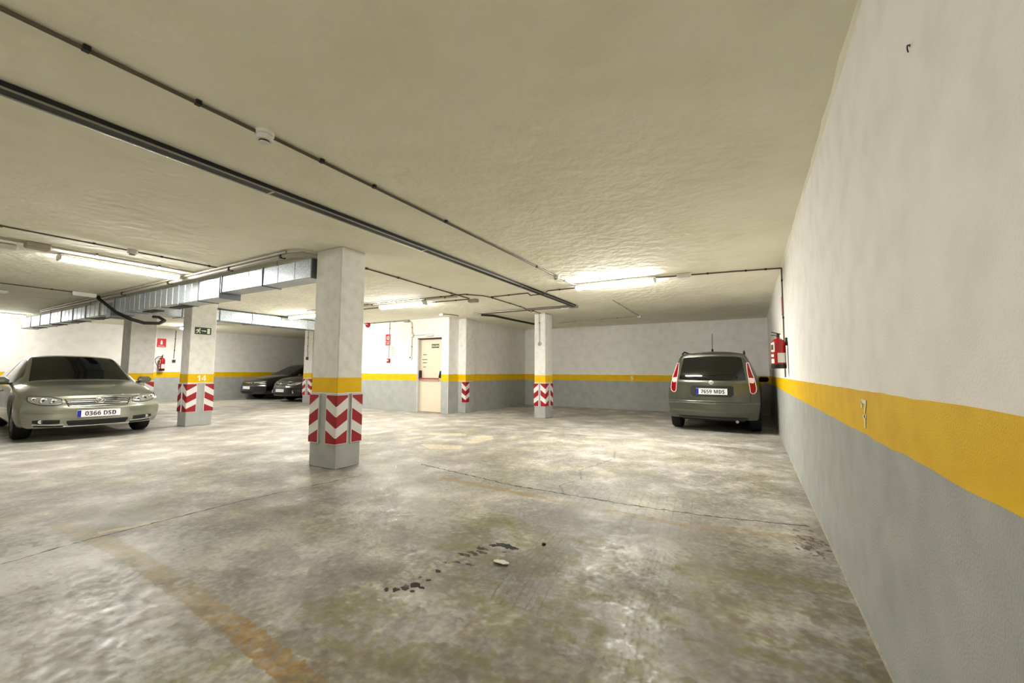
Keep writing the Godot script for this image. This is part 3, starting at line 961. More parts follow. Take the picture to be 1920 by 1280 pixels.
	conduit("ceiling_conduit", "dark thin conduit on the left ceiling nearer than the bright tube light", "conduit", "pvc_dark", p, 0.009, [[Vector3(-6.72, y, -1.05), Vector3(0, 0, 1)], [Vector3(-6.68, y, -1.75), Vector3(0, 0, 1)], [Vector3(-6.67, y, -2.4), Vector3(0, 0, 1)], [Vector3(-6.66, y, -2.95), Vector3(0, 0, 1)]])
	detector("smoke detector over the bright tube light on the left", Vector3(-6.67, HGT, -2.1))
	for k in 2:
		var xo := -7.32 - 0.06 * k
		p = [Vector3(xo, y, -0.8), Vector3(xo + 0.05, y, -2.0), Vector3(xo + 0.04, y, -3.2)]
		conduit("ceiling_conduit", ["nearer of two pale conduits beside the bright left tube light", "farther of two pale conduits beside the bright left tube light"][k], "conduit", "pvc", p, 0.009, along(p, [0.95, 1.5, 1.9]), "pvc_dark", "pale conduits by the left tube light")
	junction("grey junction box beside the bright left tube light", Vector3(-7.34, HGT - 0.03, -1.44), Vector3(0.14, 0.06, 0.20))
	p = [Vector3(-11.15, y, -1.0), Vector3(-11.2, y, -1.79), Vector3(-11.24, y, -2.85)]
	conduit("ceiling_conduit", "thin dark conduit far left on the ceiling before the duct", "conduit", "pvc_dark", p, 0.010, along(p, [0.5, 1.6]))
	junction("pale oblong box on the ceiling from which a black hose hangs", Vector3(-11.24, HGT - 0.04, -2.86), Vector3(0.12, 0.07, 0.34), "pvc_white")
	var hose := thing("black_hose", "thick black hose drooping from the ceiling under the metal duct", "hose")
	tubepart("sheath", "cable", hose, [Vector3(-11.24, 2.595, -3.064), Vector3(-11.2, 2.54, -3.07), Vector3(-10.95, 2.42, -3.11), Vector3(-10.6, 2.25, -3.16), Vector3(-10.35, 2.12, -3.3), Vector3(-10.3, 2.06, -3.5), Vector3(-10.35, 2.08, -3.75), Vector3(-10.5, 2.16, -3.9), Vector3(-10.9, 2.26, -3.95), Vector3(-11.2, 2.29, -3.96)], 0.03, 10)
	# pale pipe resting above the duct
	p = [Vector3(-4.70, 2.575, -3.40), Vector3(-4.76, 2.585, -3.12), Vector3(-4.95, 2.585, -3.06), Vector3(-6.4, 2.585, -3.10), Vector3(-8.3, 2.585, -3.12), Vector3(-10.3, 2.585, -3.16), Vector3(-15.5, 2.585, -3.2)]
	conduit("ceiling_pipe", "pale pipe following the top of the long duct to the near pillar", "pipe", "pvc", p, 0.026, along(p, [2.1, 3.0, 4.0, 5.0]), "black")
	conduit("ceiling_pipe", "thinner pale pipe bundled above the long duct", "pipe", "pvc", [Vector3(-4.95, 2.61, -3.02), Vector3(-6.4, 2.61, -3.05), Vector3(-10.3, 2.61, -3.10), Vector3(-15.4, 2.61, -3.16)], 0.016, [])

# ---------------------------------------------------------------- door and fittings on the stair core
func build_core_fittings() -> void:
	var d := structure("door_1")
	d.position = Vector3(-7.84, 0, CZ - 0.13)
	boxpart("leaf", "door", d, Vector3(0, 1.035, 0), Vector3(0.84, 2.05, 0.05), 0.004)
	boxpart("frame", "door_frame", d, Vector3(-0.428, 1.04, 0.03), Vector3(0.025, 2.09, 0.14), 0.004)
	boxpart("frame", "door_frame", d, Vector3(0.428, 1.04, 0.03), Vector3(0.025, 2.09, 0.14), 0.004)
	boxpart("frame", "brown_board", d, Vector3(0, 2.078, 0.06), Vector3(0.88, 0.024, 0.16), 0.004)
	var bar := tubepart("panic_bar", "red", d, [Vector3(-0.36, 0.945, 0.10), Vector3(0.33, 0.945, 0.10)], 0.018, 10)
	boxpart("bracket", "black", bar, Vector3(-0.37, 1.05, 0.065), Vector3(0.06, 0.24, 0.08), 0.012)
	boxpart("bracket", "black", bar, Vector3(0.36, 1.06, 0.065), Vector3(0.05, 0.20, 0.08), 0.012, Basis(Vector3.BACK, -0.25))
	boxpart("crash_rail", "lamp_rim", bar, Vector3(-0.02, 0.885, 0.04), Vector3(0.62, 0.03, 0.03), 0.006)
	var s := boxpart("exit_plate", "sign_green", d, Vector3(0.13, 1.86, 0.028), Vector3(0.27, 0.11, 0.006), 0.001)
	words("exit_word", "SALIDA", "sign_cream", s, 0.055, facing(Vector3.BACK, Vector3(0.13, 1.86, 0.033)))
	for k in [[1.62, 0.13], [1.48, 0.19], [1.39, 0.15], [1.27, 0.10]]:
		boxpart("printed_line", "print", d, Vector3(-0.25, k[0], 0.0265), Vector3(k[1], 0.022, 0.002))
	# alarm sounder and sign, call point
	var w := CZ
	var t := thing("alarm_sounder", "dark red alarm sounder high on the wall beside the near pillar", "alarm", Vector3(-10.33, 2.585, w))
	lathepart("base", "red", t, [Vector2(0, 0), Vector2(0.09, 0), Vector2(0.09, 0.03), Vector2(0.07, 0.06), Vector2(0.03, 0.075), Vector2(0, 0.075)], Transform3D(Basis(Vector3.RIGHT, PI / 2), Vector3.ZERO))
	boxpart("strobe", "lamp_rim", t, Vector3(0, 0.01, 0.08), Vector3(0.06, 0.03, 0.03), 0.008)
	t = thing("fire_alarm_sign", "red and white fire alarm sign on the white wall left of the exit door", "sign", Vector3(-9.46, 2.085, w + 0.003))
	boxpart("board", "sign_red", t, Vector3.ZERO, Vector3(0.20, 0.34, 0.005), 0.001)
	var f := facing(Vector3.BACK, Vector3(0, 0, 0.0025))
	prismpart("pictogram", "guard_white", t, disc(0, 0.055, 0.055), 0.001, f)
	prismpart("pictogram", "sign_red", t, disc(0, 0.055, 0.028), 0.002, f)
	prismpart("white_rule", "guard_white", t, rect(-0.095, -0.055, 0.095, -0.045), 0.001, f)
	prismpart("white_rule", "guard_white", t, rect(-0.06, -0.10, 0.06, -0.09), 0.001, f)
	prismpart("white_rule", "guard_white", t, rect(-0.06, -0.13, 0.06, -0.12), 0.001, f)
	t = thing("wall_notice", "faint white paper notice taped beside the alarm call point", "notice", Vector3(-9.24, 1.72, w + 0.002))
	boxpart("sheet", "paper", t, Vector3.ZERO, Vector3(0.16, 0.34, 0.003), 0.0)
	for k in 5:
		boxpart("printed_line", "pvc", t, Vector3(0, 0.13 - k * 0.06, 0.002), Vector3(0.11, 0.012, 0.001))
	t = thing("alarm_call_point", "small red alarm call point at the foot of a conduit", "alarm", Vector3(-9.40, 1.46, w))
	boxpart("casing", "red", t, Vector3(0, 0, 0.025), Vector3(0.12, 0.12, 0.05), 0.008)
	boxpart("glass_plate", "guard_white", t, Vector3(-0.01, 0.005, 0.052), Vector3(0.07, 0.05, 0.004), 0.001)
	var p := [Vector3(-9.39, HGT - 0.02, w + 0.012), Vector3(-9.40, 1.53, w + 0.012)]
	conduit("wall_conduit", "thin conduit dropping to the red alarm call point", "conduit", "pvc", p, 0.009, along(p, [0.18]), "pvc_dark")
	p = [Vector3(-10.5, HGT - 0.015, w + 0.015), Vector3(-9.4, HGT - 0.015, w + 0.015), Vector3(-8.7, HGT - 0.015, w + 0.015)]
	conduit("ceiling_conduit", "conduit along the top of the white wall by the exit door", "conduit", "pvc_dark", p, 0.010, along(p, [0.4, 1.3]))
	junction("junction box at the wall top left of the exit door", Vector3(-8.68, HGT - 0.03, w + 0.04), Vector3(0.16, 0.06, 0.08))
	p = [Vector3(-8.6, HGT - 0.03, w + 0.015), Vector3(-8.50, HGT - 0.09, w + 0.015), Vector3(-8.48, 2.2, w + 0.015), Vector3(-8.49, 1.58, w + 0.015)]
	conduit("wall_conduit", "grey conduit dropping beside the exit door to a round switch", "conduit", "pvc", p, 0.010, along(p, [1.4, 2.55]), "pvc_dark")
	t = thing("round_junction", "round white junction box on the conduit beside the exit door", "junction box", Vector3(-8.48, 2.18, w + 0.01))
	lathepart("body", "pvc_white", t, [Vector2(0, 0), Vector2(0.055, 0), Vector2(0.055, 0.035), Vector2(0.045, 0.045), Vector2(0, 0.045)], Transform3D(Basis(Vector3.RIGHT, PI / 2), Vector3.ZERO))
	lathepart("rim", "pvc", t, [Vector2(0.055, 0.0), Vector2(0.064, 0.0), Vector2(0.064, 0.02), Vector2(0.055, 0.02)], Transform3D(Basis(Vector3.RIGHT, PI / 2), Vector3.ZERO))
	conduit("wall_conduit", "short level conduit to the emergency light over the exit door", "conduit", "pvc", [Vector3(-8.43, 2.175, w + 0.015), Vector3(-7.93, 2.175, w + 0.015)], 0.009, [])
	t = thing("light_switch", "round white light switch on the conduit beside the exit door", "switch", Vector3(-8.50, 1.53, w))
	lathepart("body", "pvc_white", t, [Vector2(0, 0), Vector2(0.05, 0), Vector2(0.05, 0.03), Vector2(0.042, 0.04), Vector2(0, 0.04)], Transform3D(Basis(Vector3.RIGHT, PI / 2), Vector3.ZERO))
	boxpart("rocker", "black", t, Vector3(-0.02, 0.012, 0.04), Vector3(0.035, 0.04, 0.016), 0.004)
	conduit("ceiling_conduit", "short conduit stub at the top of the stair core corner", "conduit", "pvc_dark", [Vector3(-6.84, HGT - 0.016, -8.42), Vector3(-6.74, HGT - 0.016, -8.6), Vector3(-6.72, HGT - 0.016, -8.9)], 0.009, [])

# ---------------------------------------------------------------- extinguishers, signs, numbers
func extinguisher(label: String, at: Vector3, turn: float, hose: bool, face: float, tall: float) -> void:
	var t := thing("fire_extinguisher", label, "fire extinguisher", at, "fire extinguishers", turn)
	t.scale = Vector3(1, tall, 1)
	# local z points out of the wall
	var c := Vector3(0, 0, 0.105)
	var tr := Transform3D(Basis.IDENTITY, c)
	lathepart("cylinder", "red", t, [Vector2(0.0, 0.02), Vector2(0.082, 0.02), Vector2(0.085, 0.05), Vector2(0.085, 0.37), Vector2(0.075, 0.41), Vector2(0.045, 0.44), Vector2(0.025, 0.45), Vector2(0.022, 0.47), Vector2(0, 0.47)], tr, 24)
	lathepart("foot_ring", "black", t, [Vector2(0, -0.02), Vector2(0.084, -0.02), Vector2(0.087, 0.0), Vector2(0.087, 0.045), Vector2(0.0, 0.045)], tr, 24)
	var v := lathepart("valve", "black", t, [Vector2(0.0, 0.46), Vector2(0.02, 0.46), Vector2(0.022, 0.50), Vector2(0.012, 0.52), Vector2(0, 0.52)], tr, 12)
	boxpart("lever", "black", v, c + Vector3(0.0, 0.535, 0.02), Vector3(0.022, 0.014, 0.11), 0.004, Basis(Vector3.RIGHT, -0.35))
	boxpart("carry_handle", "black", v, c + Vector3(0.0, 0.505, 0.03), Vector3(0.02, 0.012, 0.09), 0.004)
	# wrapped labels
	for q in [[0.07, 0.22, face - 0.15, face + 1.1], [0.24, 0.38, face - 1.2, face - 0.5], [0.06, 0.13, face - 1.2, face - 0.6], [0.16, 0.20, face - 1.2, face - 0.65]]:
		var st := begin()
		var n := 8
		st.set_smooth_group(0)
		for i in n:
			var a: float = lerpf(q[2], q[3], float(i) / n)
			var b: float = lerpf(q[2], q[3], float(i + 1) / n)
			var A := c + Vector3(sin(a), 0, cos(a)) * 0.0862
			var B := c + Vector3(sin(b), 0, cos(b)) * 0.0862
			quad(st, A + Vector3.UP * q[0], B + Vector3.UP * q[0], B + Vector3.UP * q[1], A + Vector3.UP * q[1], Vector3(sin(a), 0, cos(a)))
		commit(st, "printed_label", "paper", t)
	boxpart("green_mark", "sign_green", t, c + Vector3(sin(face - 0.9), 0, cos(face - 0.9)) * 0.087 + Vector3(0, 0.31, 0), Vector3(0.03, 0.08, 0.003), 0.0, Basis(Vector3.UP, face - 0.9))
	boxpart("wall_bracket", "black", t, Vector3(0, 0.40, 0.012), Vector3(0.05, 0.12, 0.024), 0.004)
	if hose:
		tubepart("hose", "cable", t, [c + Vector3(-0.02, 0.49, 0), c + Vector3(-0.12, 0.48, 0.0), c + Vector3(-0.20, 0.40, 0.0), c + Vector3(-0.19, 0.28, 0), c + Vector3(-0.12, 0.14, 0), c + Vector3(-0.095, 0.06, 0)], 0.011, 8)

func build_wall_fittings() -> void:
	extinguisher("red fire extinguisher hanging on the right wall near the people carrier", Vector3(RX, 1.225, -6.52), -PI / 2, false, 1.55, 0.84)
	extinguisher("small distant fire extinguisher on the far left wall beneath its red sign", Vector3(LX, 1.13, -6.76), PI / 2, true, -0.35, 1.0)
	var t := thing("extinguisher_sign", "red extinguisher sign on the far left wall", "sign", Vector3(LX + 0.003, 2.11, -6.75))
	boxpart("board", "sign_red", t, Vector3.ZERO, Vector3(0.005, 0.31, 0.27), 0.001)
	var f := facing(Vector3.RIGHT, Vector3(0.0025, 0, 0))
	prismpart("pictogram", "guard_white", t, PackedVector2Array([Vector2(-0.03, -0.06), Vector2(0.03, -0.06), Vector2(0.03, 0.05), Vector2(0.012, 0.075), Vector2(0.012, 0.10), Vector2(-0.012, 0.10), Vector2(-0.012, 0.075), Vector2(-0.03, 0.05)]), 0.001, f)
	prismpart("white_rule", "guard_white", t, rect(-0.09, -0.12, 0.09, -0.105), 0.001, f)
	var p := [Vector3(LX + 0.012, HGT - 0.05, -7.16), Vector3(LX + 0.012, 1.55, -7.14)]
	conduit("wall_conduit", "thin conduit on the far left wall ending in a dark switch", "conduit", "pvc_dark", p, 0.012, along(p, [0.3, 0.7]))
	t = thing("light_switch", "small dark switch at the foot of the far left wall conduit", "switch", Vector3(LX, 1.47, -7.14))
	boxpart("body", "pvc_dark", t, Vector3(0.025, 0, 0), Vector3(0.05, 0.10, 0.10), 0.01)
	boxpart("rocker", "black", t, Vector3(0.052, 0, 0), Vector3(0.01, 0.05, 0.05), 0.003)
	# brown plate above the right extinguisher
	t = thing("wall_plate", "narrow reddish-brown plate high on the right wall above the extinguisher", "sign", Vector3(RX - 0.004, 2.12, -7.10))
	boxpart("board", "brown_board", t, Vector3.ZERO, Vector3(0.008, 0.27, 0.27), 0.002)
	boxpart("border", "sign_red", t, Vector3(-0.004, 0, 0), Vector3(0.003, 0.22, 0.22), 0.0)
	# painted numbers
	t = thing("painted_number", "white stencilled 7 on the yellow band of the right wall", "number", Vector3(RX - 0.005, 0.975, -2.36))
	f = facing(Vector3.LEFT, Vector3.ZERO)
	for poly in [rect(-0.05, 0.040, 0.045, 0.056), rect(-0.052, 0.018, -0.036, 0.05), PackedVector2Array([Vector2(0.03, 0.042), Vector2(0.046, 0.042), Vector2(0.014, 0.0), Vector2(-0.004, 0.0)]), rect(-0.006, -0.066, 0.013, -0.006), rect(-0.026, -0.022, 0.03, -0.010)]:
		prismpart("brush_stroke", "number", t, poly, 0.001, f)
	t = thing("painted_number", "small white 5 on the yellow band of the back wall", "number", Vector3(-3.2, 0.975, BZ + 0.005))
	words("digits", "5", "number", t, 0.12, facing(Vector3.BACK, Vector3.ZERO))
	t = thing("wall_hook", "tiny rusty metal hook high on the near right wall", "hook", Vector3(RX, 2.085, -1.56))
	tubepart("shank", "trim_black", t, [Vector3(0, 0.009, 0), Vector3(-0.006, 0.008, 0), Vector3(-0.007, 0.0, 0.0), Vector3(-0.005, -0.012, -0.001)], 0.0017, 6)
	boxpart("plug", "pvc_dark", t, Vector3(-0.001, 0.006, 0), Vector3(0.003, 0.006, 0.006), 0.001)
	# green exit sign on the numbered pillar
	t = thing("exit_sign", "green running man exit sign on the numbered pillar", "sign", Vector3(-9.974, 1.965, -4.38))
	boxpart("board", "sign_green", t, Vector3.ZERO, Vector3(0.006, 0.145, 0.30), 0.001)
	f = facing(Vector3.RIGHT, Vector3(0.003, 0, 0))
	prismpart("door_symbol", "sign_cream", t, rect(0.075, -0.055, 0.125, 0.055), 0.001, f)
	prismpart("arrow", "sign_cream", t, PackedVector2Array([Vector2(-0.03, -0.008), Vector2(0.03, -0.008), Vector2(0.03, -0.02), Vector2(0.058, 0), Vector2(0.03, 0.02), Vector2(0.03, 0.008), Vector2(-0.03, 0.008)]), 0.001, f)
	prismpart("running_figure", "sign_cream", t, disc(-0.062, 0.042, 0.013, 10), 0.001, f)
	prismpart("running_figure", "sign_cream", t, PackedVector2Array([Vector2(-0.085, 0.03), Vector2(-0.065, 0.025), Vector2(-0.045, 0.0), Vector2(-0.055, -0.004), Vector2(-0.07, 0.01), Vector2(-0.078, -0.012), Vector2(-0.05, -0.028), Vector2(-0.055, -0.055), Vector2(-0.068, -0.055), Vector2(-0.068, -0.032), Vector2(-0.095, -0.022), Vector2(-0.10, -0.045), Vector2(-0.13, -0.05), Vector2(-0.13, -0.038), Vector2(-0.112, -0.034), Vector2(-0.1, 0.0), Vector2(-0.118, 0.008), Vector2(-0.125, -0.008), Vector2(-0.135, -0.002), Vector2(-0.124, 0.024)]), 0.001, f)
	# switch box on the slim pillar
	p = [Vector3(-4.62, HGT - 0.02, -9.466), Vector3(-4.61, 2.55, -9.466), Vector3(-4.60, 1.9, -9.466)]
	conduit("wall_conduit", "thin grey conduit down the slim pillar", "conduit", "pvc", p, 0.009, along(p, [1.25]), "pvc_dark")
	t = thing("light_switch", "round grey switch box on the slim pillar", "switch", Vector3(-4.60, 1.85, -9.48))
	lathepart("body", "pvc", t, [Vector2(0, 0), Vector2(0.048, 0), Vector2(0.048, 0.03), Vector2(0.04, 0.04), Vector2(0, 0.04)], Transform3D(Basis(Vector3.RIGHT, PI / 2), Vector3.ZERO))
	boxpart("rocker", "print", t, Vector3(0.0, 0.0, 0.04), Vector3(0.03, 0.035, 0.012), 0.004)
	# conduit on the far pillar
	p = [Vector3(-13.66, HGT - 0.02, -9.286), Vector3(-13.66, 1.62, -9.286)]
	conduit("wall_conduit", "thin conduit down the far pillar beside the black cars", "conduit", "pvc", p, 0.010, along(p, [0.3, 0.6]), "pvc_dark")
	t = thing("light_switch", "small switch box on the far pillar beside the black cars", "switch", Vector3(-13.66, 1.58, -9.30))
	boxpart("body", "pvc_dark", t, Vector3(0, 0, 0.025), Vector3(0.08, 0.10, 0.05), 0.008)
	boxpart("rocker", "black", t, Vector3(0, 0, 0.052), Vector3(0.035, 0.045, 0.008), 0.002)

func build_litter() -> void:
	var t := thing("paper_scrap", "small scrap of white paper lying on the floor near the dark drips", "paper", Vector3(-1.335, 0.0, -2.225))
	var st := begin()
	var n := 7
	var P := []
	for i in n:
		var row := []
		for j in 5:
			var u := float(i) / (n - 1) - 0.5
			var v := float(j) / 4.0 - 0.5
			var edge := 1.0 - 0.25 * absf(v) * absf(u) * 4.0
			row.append(Vector3(u * 0.105 * edge, 0.004 + 0.004 * absf(sin(u * 5.0 + v * 3.0)) + 0.006 * (0.5 + v), v * 0.06 * edge))
		P.append(row)
	for i in n - 1:
		for j in 4:
			quad(st, P[i][j], P[i + 1][j], P[i + 1][j + 1], P[i][j + 1], Vector3.UP)
			var dn := Vector3(0, -0.003, 0)
			quad(st, P[i][j] + dn, P[i + 1][j] + dn, P[i + 1][j + 1] + dn, P[i][j + 1] + dn, Vector3.DOWN)
	commit(st, "crumpled_sheet", "paper", t)
	var s := thing("pebble", "tiny dark pebble on the floor right of the paper scrap", "pebble", Vector3(-1.23, 0.0, -2.60))
	lathepart("stone", "trim_black", s, [Vector2(0, 0), Vector2(0.012, 0.0), Vector2(0.014, 0.006), Vector2(0.008, 0.012), Vector2(0, 0.013)], Transform3D.IDENTITY, 9)

# ---------------------------------------------------------------- cars
# Car space: x forward, y up, z to the car's right. A table of stations gives the cross-section:
# [x, bottom, sill half-width, widest half-width, belt half-width, belt height, roof-edge half-width, roof-edge height, crown height]
var car := {}

func car_key(x: float) -> PackedFloat32Array:
	var T: Array = car.table
	var out := PackedFloat32Array()
	var i := 0
	while i < T.size() - 2 and x > T[i + 1][0]:
		i += 1
	var a: Array = T[i]
	var b: Array = T[i + 1]
	var p: Array = T[maxi(i - 1, 0)]
	var q: Array = T[mini(i + 2, T.size() - 1)]
	var w := clampf((x - a[0]) / (b[0] - a[0]), 0.0, 1.0)
	for k in range(1, 9):
		var ma: float = (b[k] - p[k]) / (b[0] - p[0]) * (b[0] - a[0])
		var mb: float = (q[k] - a[k]) / (q[0] - a[0]) * (b[0] - a[0])
		var lin: float = b[k] - a[k]
		if lin == 0.0:
			ma = 0.0
			mb = 0.0
		else:
			ma = lin * clampf(ma / lin, 0.0, 2.5)
			mb = lin * clampf(mb / lin, 0.0, 2.5)
		var w2 := w * w
		var w3 := w2 * w
		out.append((2 * w3 - 3 * w2 + 1) * a[k] + (w3 - 2 * w2 + w) * ma + (-2 * w3 + 3 * w2) * b[k] + (w3 - w2) * mb)
	return out

func car_half(x: float) -> PackedVector2Array:
	var k := car_key(x)
	var yb := k[0]
	for xw in car.axles:
		var dx := absf(x - xw)
		if dx < car.arch:
			yb = maxf(yb, car.wheel + sqrt(car.arch * car.arch - dx * dx))
	var belt := k[4]
	yb = minf(yb, belt - 0.06)
	var C := [Vector2(0, yb), Vector2(k[1] - 0.05, yb), Vector2(k[1], yb + 0.03), Vector2(k[2] - 0.006, lerpf(yb + 0.03, belt, 0.35)), Vector2(k[2], lerpf(yb + 0.03, belt, 0.62)), Vector2(lerpf(k[2], k[3], 0.55), lerpf(yb, belt, 0.87)), Vector2(k[3], belt), Vector2(lerpf(k[3], k[5], 0.52) + 0.012, lerpf(belt, k[6], 0.52)), Vector2(k[5], k[6]), Vector2(k[5] * 0.80, lerpf(k[6], k[7], 0.58)), Vector2(k[5] * 0.42, lerpf(k[6], k[7], 0.92)), Vector2(0, k[7])]
	var out := PackedVector2Array([C[0], C[1]])
	for i in range(1, C.size() - 1):
		var n := 3 if i >= 2 else 2
		for s in n:
			var t := float(s + 1) / n
			var pre: Vector2 = C[i - 1] if i > 1 else C[i]
			var post: Vector2 = C[i + 2] if i + 2 < C.size() else C[i + 1] + Vector2(-0.1, 0)
			var lin: Vector2 = C[i].lerp(C[i + 1], t)
			var cub: Vector2 = C[i].cubic_interpolate(C[i + 1], pre, post, t)
			out.append(lin.lerp(cub, 0.75))
	out[out.size() - 1] = C[C.size() - 1]
	return out

func side_w(x: float, y: float) -> float:
	var c := car_half(x)
	for i in range(3, c.size() - 1):
		if c[i].y <= y and c[i + 1].y >= y:
			return lerpf(c[i].x, c[i + 1].x, (y - c[i].y) / maxf(1e-5, c[i + 1].y - c[i].y))
	return c[3].x if y < c[3].y else c[c.size() - 1].x

func top_y(x: float, z: float) -> float:
	var c := car_half(x)
	for i in range(c.size() - 2, 3, -1):
		if c[i].x >= z:
			return lerpf(c[i + 1].y, c[i].y, (z - c[i + 1].x) / maxf(1e-5, c[i].x - c[i + 1].x))
	return c[8].y

func lean(tab: Array, y: float) -> float:
	if y <= tab[0][0]:
		return tab[0][1]
	for i in tab.size() - 1:
		if y <= tab[i + 1][0]:
			return lerpf(tab[i][1], tab[i + 1][1], smoothstep(0.0, 1.0, (y - tab[i][0]) / (tab[i + 1][0] - tab[i][0])))
	return tab[tab.size() - 1][1]

func bowx(x: float, z: float, y: float) -> float:
	var f: float = car.x1
	var r: float = car.x0
	var wf := smoothstep(f - 1.0, f, x)
	var wr := smoothstep(r + 0.9, r, x)
	var q := pow(minf(1.0, absf(z) / 0.84), 2.6)
	x -= wf * (car.bow_f * q) + smoothstep(f - 0.35, f, x) * lean(car.lean_f, y)
	x += wr * (car.bow_r * q) + smoothstep(r + 0.45, r, x) * lean(car.lean_r, y)
	return x

func end_pt(e: int, p: Vector2, off: float) -> Vector3:
	var x: float = bowx(car.x1 if e > 0 else car.x0, p.x, p.y)
	return Vector3(x + e * off, p.y, p.x)

# patch on the nose (e = 1) or tail (e = -1): pairs of (z, y) points, filled between them
func end_patch(called: String, m: String, parent: Node, e: int, pairs: Array, off: float, mirror := 1.0, deep := 0.03) -> MeshInstance3D:
	var st := begin()
	var rows := 4
	var g := []
	var full := []
	for i in pairs.size() - 1:
		for k in 4:
			full.append([(pairs[i][0] as Vector2).lerp(pairs[i + 1][0], k * 0.25), (pairs[i][1] as Vector2).lerp(pairs[i + 1][1], k * 0.25)])
	full.append(pairs[pairs.size() - 1])
	for pr in full:
		var a: Vector2 = pr[0]
		var b: Vector2 = pr[1]
		var line := []
		for k in rows + 1:
			var p := a.lerp(b, float(k) / rows)
			p.x *= mirror
			line.append(end_pt(e, p, off))
		g.append(line)
	st.set_smooth_group(0)
	var ex := Vector3(e, 0, 0)
	for i in g.size() - 1:
		for k in rows:
			quad(st, g[i][k], g[i + 1][k], g[i + 1][k + 1], g[i][k + 1], ex)
	st.set_smooth_group(-1)
	var back := -ex * deep
	var mid: Vector3 = (g[0][0] + g[g.size() - 1][rows]) * 0.5
	for i in g.size() - 1:
		for k in [0, rows]:
			quad(st, g[i][k], g[i + 1][k], g[i + 1][k] + back, g[i][k] + back, g[i][k] - mid)
	for i in [0, g.size() - 1]:
		for k in rows:
			quad(st, g[i][k], g[i][k + 1], g[i][k + 1] + back, g[i][k] + back, g[i][k] - mid)
	return commit(st, called, m, parent)

func vp(a: float, b: float, c: float, d: float) -> Array:
	return [Vector2(a, b), Vector2(c, d)]

# horizontal bar across the nose or tail, from -z to z
func end_bar(called: String, m: String, parent: Node, e: int, z0: float, z1: float, y0: float, y1: float, off: float, n := 8, deep := 0.03) -> MeshInstance3D:
	var pairs := []
	for i in n + 1:
		var z := lerpf(z0, z1, float(i) / n)
		pairs.append(vp(z, y0, z, y1))
	return end_patch(called, m, parent, e, pairs, off, 1.0, deep)

# patch on the flank s = 1 (right) or -1: list of [x, y0, y1]
func side_patch(called: String, m: String, parent: Node, s: float, cols: Array, off: float) -> MeshInstance3D:
	var st := begin()
	st.set_smooth_group(0)
	var rows := 4
	var g := []
	for c in cols:
		var line := []
		for k in rows + 1:
			var y: float = lerpf(c[1], c[2], float(k) / rows)
			var z := side_w(c[0], y) + off
			line.append(Vector3(bowx(c[0], z, y), y, z * s))
		g.append(line)
	for i in g.size() - 1:
		for k in rows:
			quad(st, g[i][k], g[i + 1][k], g[i + 1][k + 1], g[i][k + 1], Vector3(0, 0.2, s))
	return commit(st, called, m, parent)

# glass lying on the crown between two stations
func top_patch(called: String, m: String, parent: Node, xa: float, xb: float, inset: float, off: float, up: Vector3, xs_bow := 0.0) -> MeshInstance3D:
	var st := begin()
	st.set_smooth_group(0)
	var n := 8
	var cols := 12
	var g := []
	for i in n + 1:
		var f := float(i) / n
		var x := lerpf(xa, xb, f)
		var w := car_key(x)[5] - inset
		var line := []
		for k in cols + 1:
			var q := -1.0 + 2.0 * k / cols
			var xx := x + xs_bow * q * q * (1.0 - f)
			line.append(Vector3(xx, top_y(xx, absf(q) * w), q * w) + up.normalized() * off)
		g.append(line)
	for i in n:
		for k in cols:
			quad(st, g[i][k], g[i + 1][k], g[i + 1][k + 1], g[i][k + 1], up)
	return commit(st, called, m, parent)

func car_body(parent: Node, paint_m: String) -> void:
	var xs := []
	var x: float = car.x0
	while x < car.x1 - 0.01:
		xs.append(x)
		x += 0.075
	xs.append(car.x1)
	for xw in car.axles:
		for i in 17:
			xs.append(xw - car.arch * cos(PI * i / 16.0))
		xs.append(xw - car.arch - 0.002)
		xs.append(xw + car.arch + 0.002)
	for e in [0.02, 0.045]:
		xs.append(car.x0 + e)
		xs.append(car.x1 - e)
	xs.sort()
	var st := begin()
	st.set_smooth_group(0)
	var prev := []
	for x_ in xs:
		var c := car_half(x_)
		var ring := []
		for p in c:
			ring.append(Vector3(bowx(x_, p.x, p.y), p.y, p.x))
		if prev.size():
			for j in ring.size() - 1:
				var a: Vector3 = prev[j]
				var b: Vector3 = ring[j]
				var d: Vector3 = ring[j + 1]
				var f: Vector3 = prev[j + 1]
				for v in [a, d, b, a, f, d]:
					st.add_vertex(v)
				for v in [a, b, d, a, d, f]:
					st.add_vertex(Vector3(v.x, v.y, -v.z))
		prev = ring
	for e in [-1, 1]:
		var c0 := car_half(car.x1 if e > 0 else car.x0)
		var c := PackedVector2Array()
		for j in c0.size() - 1:
			for k in 4:
				c.append(c0[j].lerp(c0[j + 1], k * 0.25))
		c.append(c0[c0.size() - 1])
		var n := 16
		for j in c.size() - 1:
			for k in n * 2:
				var q0 := float(k - n) / n
				var q1 := float(k + 1 - n) / n
				var A := end_pt(e, Vector2(c[j].x * q0, c[j].y), 0)
				var B := end_pt(e, Vector2(c[j].x * q1, c[j].y), 0)
				var C := end_pt(e, Vector2(c[j + 1].x * q1, c[j + 1].y), 0)
				var D := end_pt(e, Vector2(c[j + 1].x * q0, c[j + 1].y), 0)
				quad(st, A, B, C, D, Vector3(e, 0, 0))
	commit(st, "body", paint_m, parent)

